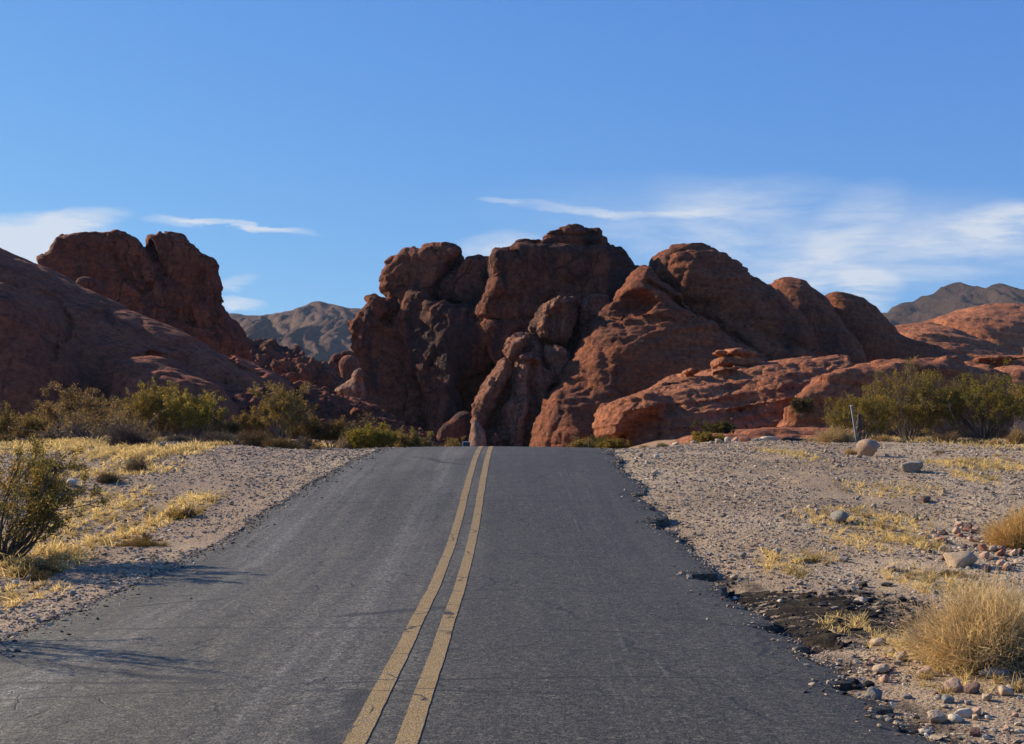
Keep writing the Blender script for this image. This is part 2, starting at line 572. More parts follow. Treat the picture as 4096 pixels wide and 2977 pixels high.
def mat_road():
    m, t, b = material("worn asphalt")
    p = t.pos()
    sx = t.node('ShaderNodeSeparateXYZ'); t.l.new(p, sx.inputs[0])
    X, Y = sx.outputs[0], sx.outputs[1]
    big = t.noise(t.scale(p, (1, 0.35, 1)), 0.7, 5, 0.6, 0.3)
    c = t.mix(t.smooth(big, 0.35, 0.65), (0.080, 0.072, 0.052), (0.118, 0.106, 0.078))
    # wheel paths polished paler, and the older left lane greyer
    wob = t.m('MULTIPLY', t.m('SUBTRACT', t.noise(t.scale(p, (0.3, 0.15, 1)), 1, 3, .5), 0.5), 0.7)
    Xw = t.m('ADD', X, wob)
    for cx, wd, k in ((-3.0, 0.38, 0.7), (-1.35, 0.34, 0.6), (0.15, 0.30, 0.25), (1.55, 0.35, 0.3)):
        band = t.smooth(t.m('ABSOLUTE', t.m('SUBTRACT', Xw, cx)), 0.0, wd * 1.6, k, 0)
        streak = t.noise(t.scale(p, (7, 0.22, 1)), 1, 5, 0.65)
        c = t.mix(t.m('MULTIPLY', band, t.smooth(streak, 0.25, 0.70)), c, (0.185, 0.172, 0.148))
    c = t.mix(t.smooth(Xw, -0.7, -0.2, 0.0, 0.72), c, (0.050, 0.045, 0.034))
    lw = t.noise(t.scale(p, (5, 0.10, 1)), 1, 5, 0.6)
    c = t.mix(t.smooth(lw, 0.42, 0.60, 0.45, 0), c, (0.048, 0.043, 0.034))
    oil = t.noise(t.scale(p, (1.2, 0.5, 1)), 1.3, 5, 0.6, .4)
    c = t.mix(t.smooth(oil, 0.60, 0.72, 0, 0.5), c, (0.045, 0.04, 0.033))
    # scraped streaks in the right lane
    sc_ = t.noise(t.scale(p, (26, 0.6, 1)), 1, 4, 0.6, 0.2)
    rb = t.smooth(t.m('ABSOLUTE', t.m('SUBTRACT', Xw, 0.95)), 0.1, 0.6, 1, 0)
    c = t.mix(t.m('MULTIPLY', rb, t.smooth(sc_, 0.55, 0.68, 0, 0.6)), c, (0.12, 0.11, 0.095))
    # aggregate
    for s_, k in ((38, 0.7), (85, 0.75)):
        vn = t.node('ShaderNodeTexVoronoi'); t.put(vn.inputs['Vector'], p); vn.inputs['Scale'].default_value = s_
        sv = t.node('ShaderNodeSeparateColor'); t.l.new(vn.outputs['Color'], sv.inputs[0])
        ag = t.ramp(sv.outputs[0], [(0, (0.25, 0.25, 0.25)), (0.6, (0.95, 0.95, 0.95)), (0.9, (1.3, 1.28, 1.24)), (1, (2.0, 1.95, 1.85))])
        c = t.mix(k, c, t.mix(1.0, c, ag, 'MULTIPLY'))
    # cracks: long transverse ones and a fine net
    jit = t.node('ShaderNodeTexNoise'); t.put(jit.inputs['Vector'], p); jit.inputs['Scale'].default_value = 2.5; jit.inputs['Detail'].default_value = 6
    pj = t.vm('ADD', p, t.scale(t.vm('SUBTRACT', jit.outputs['Color'], (.5, .5, .5)), (0.5, 0.22, 0)))
    tr = t.voro(t.scale(pj, (0.06, 0.42, 0)), 1.0, 'DISTANCE_TO_EDGE')
    crm = t.noise(p, 0.9, 3, 0.5)
    k1 = t.m('MULTIPLY', t.smooth(tr, 0.0025, 0.008, 1, 0), t.smooth(crm, 0.40, 0.55))
    net = t.voro(t.scale(pj, (1, 1, 0)), 2.2, 'DISTANCE_TO_EDGE')
    k2 = t.m('MULTIPLY', t.smooth(net, 0.008, 0.026, 1, 0), t.smooth(t.noise(p, 0.55, 5, 0.65), 0.46, 0.57))
    k2 = t.m('MULTIPLY', k2, t.smooth(t.noise(p, 5, 3, .5), 0.40, 0.55))
    ln = t.voro(t.scale(t.vm('ADD', pj, (2.1, 0, 0)), (0.5, 0.07, 0)), 1.0, 'DISTANCE_TO_EDGE')
    k3 = t.m('MULTIPLY', t.smooth(ln, 0.002, 0.008, 1, 0), t.smooth(t.noise(p, 1.3, 3, .5), 0.48, 0.58))
    kk = t.m('MAXIMUM', t.m('MAXIMUM', k1, k2), k3)
    c = t.mix(t.m('MULTIPLY', kk, 0.75), c, (0.016, 0.014, 0.012))
    t.put(b.inputs['Base Color'], c)
    b.inputs['Roughness'].default_value = 0.68
    b.inputs['Specular IOR Level'].default_value = 0.30
    h = t.m('ADD', t.m('MULTIPLY', t.voro(p, 60), 0.0035), t.m('MULTIPLY', t.voro(p, 120), 0.0022))
    h = t.m('SUBTRACT', h, t.m('MULTIPLY', kk, 0.004))
    h = t.m('ADD', h, t.m('MULTIPLY', t.noise(p, 1.2, 3, .5), 0.012))
    t.put(b.inputs['Normal'], t.bump(h, 0.8, 1.0))
    return m


def mat_paint():
    m, t, b = material("faded yellow road paint")
    p = t.pos()
    w = t.noise(p, 9, 7, 0.7)
    f = t.noise(p, 60, 3, 0.6)
    c = t.mix(t.smooth(w, 0.35, 0.65), (0.22, 0.146, 0.055), (0.32, 0.213, 0.082))
    c = t.mix(t.smooth(t.m('ADD', t.m('MULTIPLY', w, .6), t.m('MULTIPLY', f, .4)), 0.49, 0.64, 0, 0.8), c, (0.09, 0.08, 0.07))
    vn = t.node('ShaderNodeTexVoronoi'); t.put(vn.inputs['Vector'], p); vn.inputs['Scale'].default_value = 110
    sv = t.node('ShaderNodeSeparateColor'); t.l.new(vn.outputs['Color'], sv.inputs[0])
    c = t.mix(0.6, c, t.mix(1.0, c, t.ramp(sv.outputs[0], [(0, (0.5, 0.5, 0.5)), (0.5, (1, 1, 1)), (1, (1.4, 1.4, 1.4))]), 'MULTIPLY'))
    jit = t.node('ShaderNodeTexNoise'); t.put(jit.inputs['Vector'], p); jit.inputs['Scale'].default_value = 2.5; jit.inputs['Detail'].default_value = 6
    pj = t.vm('ADD', p, t.scale(t.vm('SUBTRACT', jit.outputs['Color'], (.5, .5, .5)), (0.5, 0.22, 0)))
    net = t.voro(t.scale(pj, (1, 1, 0)), 2.2, 'DISTANCE_TO_EDGE')
    k2 = t.m('MULTIPLY', t.smooth(net, 0.006, 0.022, 1, 0), t.smooth(t.noise(p, 1.3, 4, .5), 0.47, 0.55))
    c = t.mix(k2, c, (0.02, 0.018, 0.016))
    t.put(b.inputs['Base Color'], c)
    b.inputs['Roughness'].default_value = 0.7
    b.inputs['Specular IOR Level'].default_value = 0.3
    t.put(b.inputs['Normal'], t.bump(t.voro(p, 85), 0.5, 0.008))
    return m


def mat_mountain(k=1.0):
    m, t, b = material("distant mountain slope")
    p = t.pos()
    a = t.noise(p, 0.012, 7, 0.65, 0.3)
    c = t.mix(t.smooth(a, 0.35, 0.65), (0.135, 0.088, 0.062), (0.205, 0.142, 0.098))
    d = t.noise(p, 0.09, 6, 0.75)
    c = t.mix(t.smooth(d, 0.48, 0.66, 0, 0.65), c, (0.055, 0.042, 0.038))
    c = t.mix(1.0, c, (k, k * 0.93, k), 'MULTIPLY')
    e = t.voro(p, 0.16)
    c = t.mix(t.smooth(e, 0.22, 0.40, 0.55, 0), c, (0.055, 0.048, 0.038))
    t.put(b.inputs['Base Color'], c)
    b.inputs['Roughness'].default_value = 1.0
    b.inputs['Specular IOR Level'].default_value = 0.05
    t.put(b.inputs['Normal'], t.bump(t.noise(p, 0.06, 9, 0.72), 0.9, 14))
    return m


# ------------------------------------------------------------------ ground mesh
GRASS = []      # world ellipses (cx, cy, rx, ry, density, blade length)


def patch(u0, v0, u1, v1, dens=1.0, length=0.09):
    cx, cy = ground_at((u0 + u1) / 2, (v0 + v1) / 2)
    xa, ya = ground_at(u0, (v0 + v1) / 2); xb, yb = ground_at(u1, (v0 + v1) / 2)
    _, yn = ground_at((u0 + u1) / 2, v1); _, yf = ground_at((u0 + u1) / 2, v0)
    GRASS.append(((xa + xb) / 2, (yn + yf) / 2, max(abs(xb - xa) / 2, .2), max(abs(yf - yn) / 2, 0.25), dens, length))


def c6(x0, y0, x1, y1, *a): patch(x0 * .728, 1500 + y0 * .728, x1 * .728, 1500 + y1 * .728, *a)
def c7(x0, y0, x1, y1, *a): patch(2700 + x0 * .7747, 1700 + y0 * .7747, 2700 + x1 * .7747, 1700 + y1 * .7747, *a)


c6(180, 660, 640, 960, 1.0, 0.09)
c6(560, 790, 800, 960, 1.1, 0.10)
c6(300, 640, 560, 780, .7, 0.08)
c6(780, 760, 900, 880, .8, .09)
c6(900, 660, 1150, 800, .9, .13)
c6(-200, 1160, 230, 1300, 1.0, 0.09)
c6(-100, 960, 420, 1120, 1.0, 0.14)
c6(460, 470, 960, 560, .7, 0.10)
c6(560, 420, 900, 470, .8, 0.12)
c6(0, 350, 420, 400, .9, 0.12)
c6(1500, 340, 1980, 440, 1.2, 0.14)
c6(1060, 360, 1260, 400, .7, .12)
c6(420, 400, 1050, 470, .9, 0.13)
c6(600, 300, 1000, 420, .5, 0.14)
c7(850, 300, 1400, 380, .35, .10)
c7(1150, 750, 1500, 900, .5, .12)
c7(1380, 1100, 1700, 1240, .6, .12)
c7(680, 440, 1280, 560, .9, 0.09)
c7(1080, 550, 1280, 650, 1.1, 0.12)
c7(830, 560, 1100, 660, .6, .09)
c7(1360, 180, 1820, 240, .9, 0.12)
c7(1460, 250, 1650, 300, .7, .10)
c7(450, 650, 640, 800, .8, 0.10)
c7(780, 1010, 1010, 1090, .7, 0.10)
c7(1150, 1080, 1330, 1290, .9, 0.12)
c7(560, 130, 720, 190, .5, .10)
c7(1300, 1280, 1480, 1420, .6, .09)
c7(1640, 1240, 1802, 1420, .7, .10)
c7(640, 660, 780, 720, .8, .12)
c7(1180, 60, 1802, 120, 1.0, .14)


def grass_mask(x, y):
    r = np.zeros_like(x)
    wob = 0.45 * n2(x, y, 1.1, 71, 4)
    for cx, cy, rx, ry, d, _ in GRASS:
        q = ((x - cx) / rx) ** 2 + ((y - cy) / ry) ** 2
        r = np.maximum(r, d * sstep(1.25, 0.35, q + wob))
    return r


TAR = []
for q in ((1605, 1300), (1700, 1330), (1790, 1340), (1870, 1345), (1780, 1390), (1700, 1370), (1830, 1400), (1930, 1330), (1990, 1350), (1940, 1380), (1740, 1410)):
    TAR.append(ground_at(q[0] * 1.8067, q[1] * 1.8067))


def tar_mask(x, y):
    r = np.zeros_like(x)
    wob = 0.5 * n2(x, y, 2.2, 77, 4)
    for cx, cy in TAR:
        q = ((x - cx) / 0.36) ** 2 + ((y - cy) / 0.75) ** 2
        r = np.maximum(r, sstep(1.3, 0.5, q + wob))
    return r


def build_ground():
    ys = np.concatenate([np.linspace(-8, 2, 20, endpoint=False), np.arange(2, 37, 0.085), np.geomspace(37, 3000, 90)])
    xp = np.concatenate([np.arange(0, 8, 0.085), np.geomspace(8, 3000, 110)])
    xs = np.concatenate([-xp[:0:-1], xp])
    X, Y = np.meshgrid(xs, ys)
    Z = terrain(X, Y)
    ny, nx = X.shape
    V = np.stack([X, Y, Z], -1).reshape(-1, 3)
    idx = np.arange(ny * nx).reshape(ny, nx)
    F = np.stack([idx[:-1, :-1], idx[:-1, 1:], idx[1:, 1:], idx[1:, :-1]], -1).reshape(-1, 4)
    g = grass_mask(X, Y)
    red = sstep(38, 60, Y) * 0.9
    er = edge_r(Y)
    tar = np.maximum(tar_mask(X, Y), sstep(0.22, 0.0, np.abs(X - er)) * 0.9 * sstep(-.1, .25, n2(X, Y, 1.7, 83, 3)))
    for yb, hl, dp in BITES:
        tar = np.maximum(tar, sstep(1.6, 0.9, np.abs(Y - yb) / hl) * sstep(0.50, 0.15, np.abs(X - er) + 0.15 * n2(X, Y, 4, 87, 3)))
    cols = np.stack([g, red, tar], -1).reshape(-1, 3)
    me = mesh_np("ground", V, F, True, mat_ground(), cols)
    tag(obj("ground", me), kind='structure')


build_ground()


def build_road():
    ys = np.concatenate([np.arange(1.5, 36, 0.06), np.arange(36, 76, 0.5)])
    nx = 44
    L, R = edge_l(ys), edge_r(ys)
    s = np.linspace(0, 1, nx)
    X = L[:, None] * (1 - s) + R[:, None] * s
    Y = np.repeat(ys[:, None], nx, 1)
    crown = 0.085 * (1 - ((X + 0.7) / 3.2) ** 2)
    Z = zr(Y) + np.maximum(crown, -0.02) * 0.6 + 0.008 * n2(X, Y, 0.7, 3, 3)
    Z[:, -1] -= 0.02; Z[:, 0] -= 0.015
    # skirts so that the slab has its thickness
    XL, XR = X[:, :1] - 0.02, X[:, -1:] + 0.05 + 0.04 * n2(X[:, -1:], Y[:, :1], 7, 4, 3)
    X = np.concatenate([XL, X[:, :1], X, X[:, -1:], XR], 1); Y = np.repeat(Y[:, :1], nx + 4, 1)
    Z = np.concatenate([Z[:, :1] - 0.10, Z[:, :1], Z, Z[:, -1:], Z[:, -1:] - 0.16], 1)
    ny, nx = X.shape
    V = np.stack([X, Y, Z], -1).reshape(-1, 3)
    idx = np.arange(ny * nx).reshape(ny, nx)
    F = np.stack([idx[:-1, :-1], idx[:-1, 1:], idx[1:, 1:], idx[1:, :-1]], -1)
    F = np.concatenate([F[:, :1], F[:, 2:-2], F[:, -1:]], 1).reshape(-1, 4)
    road = tag(obj("road", mesh_np("road", V, F, True, mat_road())), kind='structure')
    pm = mat_paint()
    for x0 in (-0.64 - 0.07 - 0.112, -0.64 + 0.07):
        yl = np.concatenate([np.arange(1.6, 36, 0.06), np.arange(36, 70, 0.5)])
        wob = 0.012 * n2(yl * 0 + x0 * 3, yl, 0.5, 61, 3)
        e0 = x0 + wob + 0.004 * n2(yl * 0 + 1, yl, 6, 62, 3); e1 = x0 + 0.112 + wob + 0.004 * n2(yl * 0 + 2, yl, 6, 63, 3)
        xs = np.stack([e0, (e0 + e1) / 2, e1], 1)
        yy = np.repeat(yl[:, None], 3, 1)
        zz = zr(yy) + 0.051 * (1 - ((xs + 0.7) / 3.2) ** 2) + 0.008 * n2(xs, yy, 0.7, 3, 3) + 0.005
        n = len(yl)
        idx = np.arange(n * 3).reshape(n, 3)
        F = np.stack([idx[:-1, :-1], idx[:-1, 1:], idx[1:, 1:], idx[1:, :-1]], -1).reshape(-1, 4)
        o = obj("centre_line", mesh_np("centre_line", np.stack([xs, yy, zz], -1).reshape(-1, 3), F, True, pm), road)
        tag(o, kind='structure')


build_road()

# ------------------------------------------------------------------ rocks: signed distance fields -> surface nets
def poly_sdf(P, X, Z):
    P = np.asarray(P)
    d = np.full(X.shape, 1e9); inside = np.zeros(X.shape, bool)
    n = len(P)
    for i in range(n):
        a, b = P[i], P[(i + 1) % n]
        e = b - a
        wx, wz = X - a[0], Z - a[1]
        tt = np.clip((wx * e[0] + wz * e[1]) / max(e @ e, 1e-9), 0, 1)
        d = np.minimum(d, (wx - tt * e[0]) ** 2 + (wz - tt * e[1]) ** 2)
        c = ((a[1] <= Z) & (b[1] > Z)) | ((b[1] <= Z) & (a[1] > Z))
        if abs(e[1]) > 1e-9:
            inside ^= c & (X < a[0] + (Z - a[1]) / e[1] * e[0])
    d = np.sqrt(d)
    return np.where(inside, -d, d)


def line_dist(P, X, Z):
    d = np.full(X.shape, 1e9)
    P = np.asarray(P)
    for a, b in zip(P[:-1], P[1:]):
        e = b - a
        wx, wz = X - a[0], Z - a[1]
        tt = np.clip((wx * e[0] + wz * e[1]) / max(e @ e, 1e-9), 0, 1)
        d = np.minimum(d, np.hypot(wx - tt * e[0], wz - tt * e[1]))
    return d


def chaikin(P, n=1):
    P = np.asarray(P, float)
    for _ in range(n):
        Q = np.roll(P, -1, 0)
        P = np.stack([P * .78 + Q * .22, P * .22 + Q * .78], 1).reshape(-1, 2)
    return P


def surface_nets(F, org, vox):
    ins = F < 0
    c = [ins[i:ins.shape[0] - 1 + i, j:ins.shape[1] - 1 + j, k:ins.shape[2] - 1 + k] for i in (0, 1) for j in (0, 1) for k in (0, 1)]
    s = sum(x.astype(np.uint8) for x in c)
    act = (s > 0) & (s < 8)
    I = np.argwhere(act)
    num = np.zeros((len(I), 3)); cnt = np.zeros(len(I))
    offs = [(i, j, k) for i in (0, 1) for j in (0, 1) for k in (0, 1)]
    val = {o: F[I[:, 0] + o[0], I[:, 1] + o[1], I[:, 2] + o[2]] for o in offs}
    for o in offs:
        for ax in range(3):
            if o[ax] == 0:
                q = list(o); q[ax] = 1; q = tuple(q)
                a, b = val[o], val[q]
                x = (a < 0) != (b < 0)
                tt = np.where(x, a / np.where(x, a - b, 1), 0)
                p = np.array(o, float)[None] + np.zeros((len(I), 1))
                p[:, ax] += tt
                num += p * x[:, None]; cnt += x
    V = (I + num / cnt[:, None]) * vox + org
    idx = -np.ones(act.shape, np.int64); idx[act] = np.arange(len(I))
    quads = []
    for ax in range(3):
        b = [1, 2, 0][ax]; d = [2, 0, 1][ax]
        sl0 = [slice(None)] * 3; sl1 = [slice(None)] * 3
        sl0[ax] = slice(0, -1); sl1[ax] = slice(1, None)
        A, B = ins[tuple(sl0)], ins[tuple(sl1)]
        E = np.argwhere(A != B)
        ok = (E[:, b] > 0) & (E[:, d] > 0) & (E[:, b] < F.shape[b] - 1) & (E[:, d] < F.shape[d] - 1)
        E = E[ok]
        flip = ~A[E[:, 0], E[:, 1], E[:, 2]]
        q = []
        for db, dd in ((-1, -1), (0, -1), (0, 0), (-1, 0)):
            G = E.copy(); G[:, b] += db; G[:, d] += dd
            q.append(idx[G[:, 0], G[:, 1], G[:, 2]])
        q = np.stack(q, 1)
        q[flip] = q[flip][:, ::-1]
        quads.append(q)
    Q = np.concatenate(quads)
    return V, Q[(Q >= 0).all(1)]


def vnormals(V, Q):
    n = np.cross(V[Q[:, 2]] - V[Q[:, 0]], V[Q[:, 3]] - V[Q[:, 1]])
    N = np.zeros_like(V)
    for k in range(4):
        for a in range(3):
            N[:, a] += np.bincount(Q[:, k], n[:, a], len(V))
    return N / np.maximum(np.linalg.norm(N, axis=1, keepdims=True), 1e-9)


def lobe(pts, Y, T, R, a=0.0, b=0.0, k=0.5, sm=1, sk=0.0):
    """a mass of rock: outline (picture units) at distance Y, half thickness T, edge rounding R, face leaning back a, turned b"""
    pts = chaikin(pts, sm)
    w = []
    kx, ke = zip(*[pxdir(*p) for p in pts])
    x0 = np.mean(kx) * Y
    for q, e in zip(kx, ke):
        # Yv = Y + a*(z-EYE) + b*(x-x0)
        Yv = (Y - b * x0) / (1 - a * e - b * q)
        w.append((q * Yv, EYE + e * Yv))
    return dict(P=np.array(w), Y=Y, T=T, R=R, a=a, b=b, x0=x0, k=k, sk=sk)


def rock(name, label, lobes, mat, cat="rock formation", group=None, vox=0.2, amp=0.35, freq=0.28, bil=0.4, bfreq=0.35,
         strata=0.0, sfreq=1.4, tilt=0.12, fine=0.10, ffreq=1.6, grooves=(), holes=(), zmin=-0.6, seed=0, steps=0.0, blk=0.0, bsz=2.5, crack=0.0, bsc=(1, 1, 1.4)):
    allp = np.concatenate([l['P'] for l in lobes])
    zs = [max(p, zmin) for p in allp[:, 1]]
    lo = np.array([allp[:, 0].min() - 1, 0, zmin]); hi = np.array([allp[:, 0].max() + 1, 0, allp[:, 1].max() + 1])
    ya, yb = [], []
    for l in lobes:
        z = np.maximum(l['P'][:, 1], zmin)
        c = l['Y'] + l['a'] * (z - EYE) + l['b'] * (l['P'][:, 0] - l['x0']) + 0.5 * l['T']
        ya.append(c.min() - l['T']); yb.append(c.max() + l['T'])
    lo[1] = min(ya) - 1.5; hi[1] = max(yb) + 1.5
    n = np.ceil((hi - lo) / vox).astype(int) + 1
    gx = lo[0] + np.arange(n[0]) * vox; gy = lo[1] + np.arange(n[1]) * vox; gz = lo[2] + np.arange(n[2]) * vox
    X2, Z2 = np.meshgrid(gx, gz, indexing='ij')
    D = None
    for l in lobes:
        yc = l['Y'] + l['a'] * (Z2 - EYE) + l['b'] * (X2 - l['x0']) + 0.5 * l['T']
        cosf = 1 / math.sqrt(1 + l['a'] ** 2 + l['b'] ** 2)
        dy = (np.abs(gy[None, :, None] - yc[:, None, :]) - l['T']) * cosf
        if l['sk']:      # slab whose depth runs obliquely
            d2 = np.stack([poly_sdf(l['P'], X2 - l['sk'] * (yy - l['Y']), Z2) for yy in gy], 1)
        else:
            d2 = poly_sdf(l['P'], X2, Z2)[:, None, :]
        q1 = d2 + l['R']; q2 = dy + l['R']
        d = np.minimum(np.maximum(q1, q2), 0) + np.hypot(np.maximum(q1, 0), np.maximum(q2, 0)) - l['R']
        if D is None: D = d
        else:
            k = l['k']
            h = np.clip(0.5 + 0.5 * (D - d) / k, 0, 1)
            D = D * (1 - h) + d * h - k * h * (1 - h)
    for pts, w, g in grooves:
        P = np.array([at(u, v, lobes[0]['Y']) for u, v in pts])
        wob = 0.6 * w * n2(X2, Z2, 0.6, 5 + seed, 3)
        ld = np.maximum(line_dist(P, X2, Z2) + wob, 0)
        D = D + (g * np.exp(-(ld / w) ** 2))[:, None, :]
    for (u, v, Y, rx, ry, rz) in holes:
        hx, hz = at(u, v, Y)
        q = np.sqrt(((gx[:, None, None] - hx) / rx) ** 2 + ((gy[None, :, None] - Y) / ry) ** 2 + ((gz[None, None, :] - hz) / rz) ** 2)
        D = np.maximum(D, (1 - q) * min(rx, ry, rz))
    band = np.abs(D) < (amp + bil + strata + steps + 0.5)
    I = np.argwhere(band)
    P = lo + I * vox
    add = amp * fbm(P * freq, 3, seed + 1)
    if bil: add = add + bil * (0.35 - billow(P * bfreq, 3, seed + 5))
    zt = P[:, 2] + tilt * P[:, 0]
    if strata:
        S3 = np.stack([P[:, 0] * 0.10, P[:, 1] * 0.10, zt * sfreq], 1)
        add = add + strata * fbm(S3, 3, seed + 9, 0.6)
    if steps:
        w = zt * sfreq * 0.5 + 0.5 * fbm(P * 0.2, 2, seed + 13)
        tri = (w - np.floor(w))
        add = add + steps * (sstep(0.0, 0.75, tri) - sstep(0.78, 1.0, tri) - 0.4) * (0.6 + 0.8 * np.clip(0.5 + fbm(P * 0.15, 2, seed + 15), 0, 1))
    D[band] += add
    V, Q = surface_nets(D, lo, vox)
    N = vnormals(V, Q)
    f = fbm(V * ffreq, 4, seed + 21, 0.6)
    S3 = np.stack([V[:, 0] * 0.25, V[:, 1] * 0.25, (V[:, 2] + tilt * V[:, 0]) * 3.2], 1)
    f = f + (1.2 if strata or steps else 0.35) * fbm(S3, 2, seed + 25)
    f = fine * f
    if blk:
        W = V + 0.5 * bsz * np.stack([fbm(V / bsz * 0.8 + o, 2, seed + 33 + i) for i, o in enumerate((0, 40, 80))], 1)
        va, gap = cells(W / (bsz * np.array(bsc)), seed)
        f = f + blk * va - crack * np.exp(-(gap / 0.10) ** 2)
        va, gap = cells(W / (bsz * 0.36 * np.array([1.3, 1.3, 0.8])), seed + 3)
        f = f + 0.4 * blk * va - 0.35 * crack * np.exp(-(gap / 0.12) ** 2)
    V = V + N * f[:, None]
    c = np.array([(lo[0] + hi[0]) / 2, (lo[1] + hi[1]) / 2, 0.9])
    me = mesh_np(name, V - c, Q, True, mat)
    return tag(obj(name, me, loc=c), label, cat, group)


M_mono = mat_rock("varnished red sandstone", base=(0.19, 0.060, 0.031), alt=(0.26, 0.09, 0.046), dark=(0.085,0.032,0.02), varnish=0.85, strata=0.15, pale=0.35)
M_dome = mat_rock("brown red sandstone", base=(0.225, 0.074, 0.034), alt=(0.29, 0.10, 0.047), dark=(0.125,0.045,0.025), varnish=0.42, strata=0.35, pale=0.1, cracks=0.3)
M_orange = mat_rock("orange bedded sandstone", base=(0.35, 0.130, 0.060), alt=(0.44, 0.185, 0.09), dark=(0.21, 0.075, 0.04), varnish=0.10, strata=0.42, pale=0.12, sc=1.3, cracks=0.4)
M_slope = mat_rock("smooth plum slickrock", base=(0.33, 0.090, 0.040), alt=(0.38, 0.112, 0.052), dark=(0.20, 0.060, 0.033), varnish=0.26, strata=0.42, pale=0.03, sc=0.8, cracks=0.5, tilt=0.55)
M_butte = mat_rock("dark red butte stone", base=(0.20, 0.058, 0.030), alt=(0.26, 0.084, 0.044), dark=(0.09,0.032,0.02), varnish=0.5, strata=0.2, pale=0.1)
M_fin = mat_rock("mottled grey tan sandstone", base=(0.24, 0.092, 0.052), alt=(0.32, 0.155, 0.098), dark=(0.11, 0.048, 0.034), varnish=0.5, strata=0.2, pale=0.75, sc=1.3)
M_pale = mat_rock("pale pink sandstone", base=(0.27, 0.155, 0.11), alt=(0.33, 0.205, 0.15), dark=(0.2, 0.10, 0.065), varnish=0.0, strata=0.2, pale=0.6)


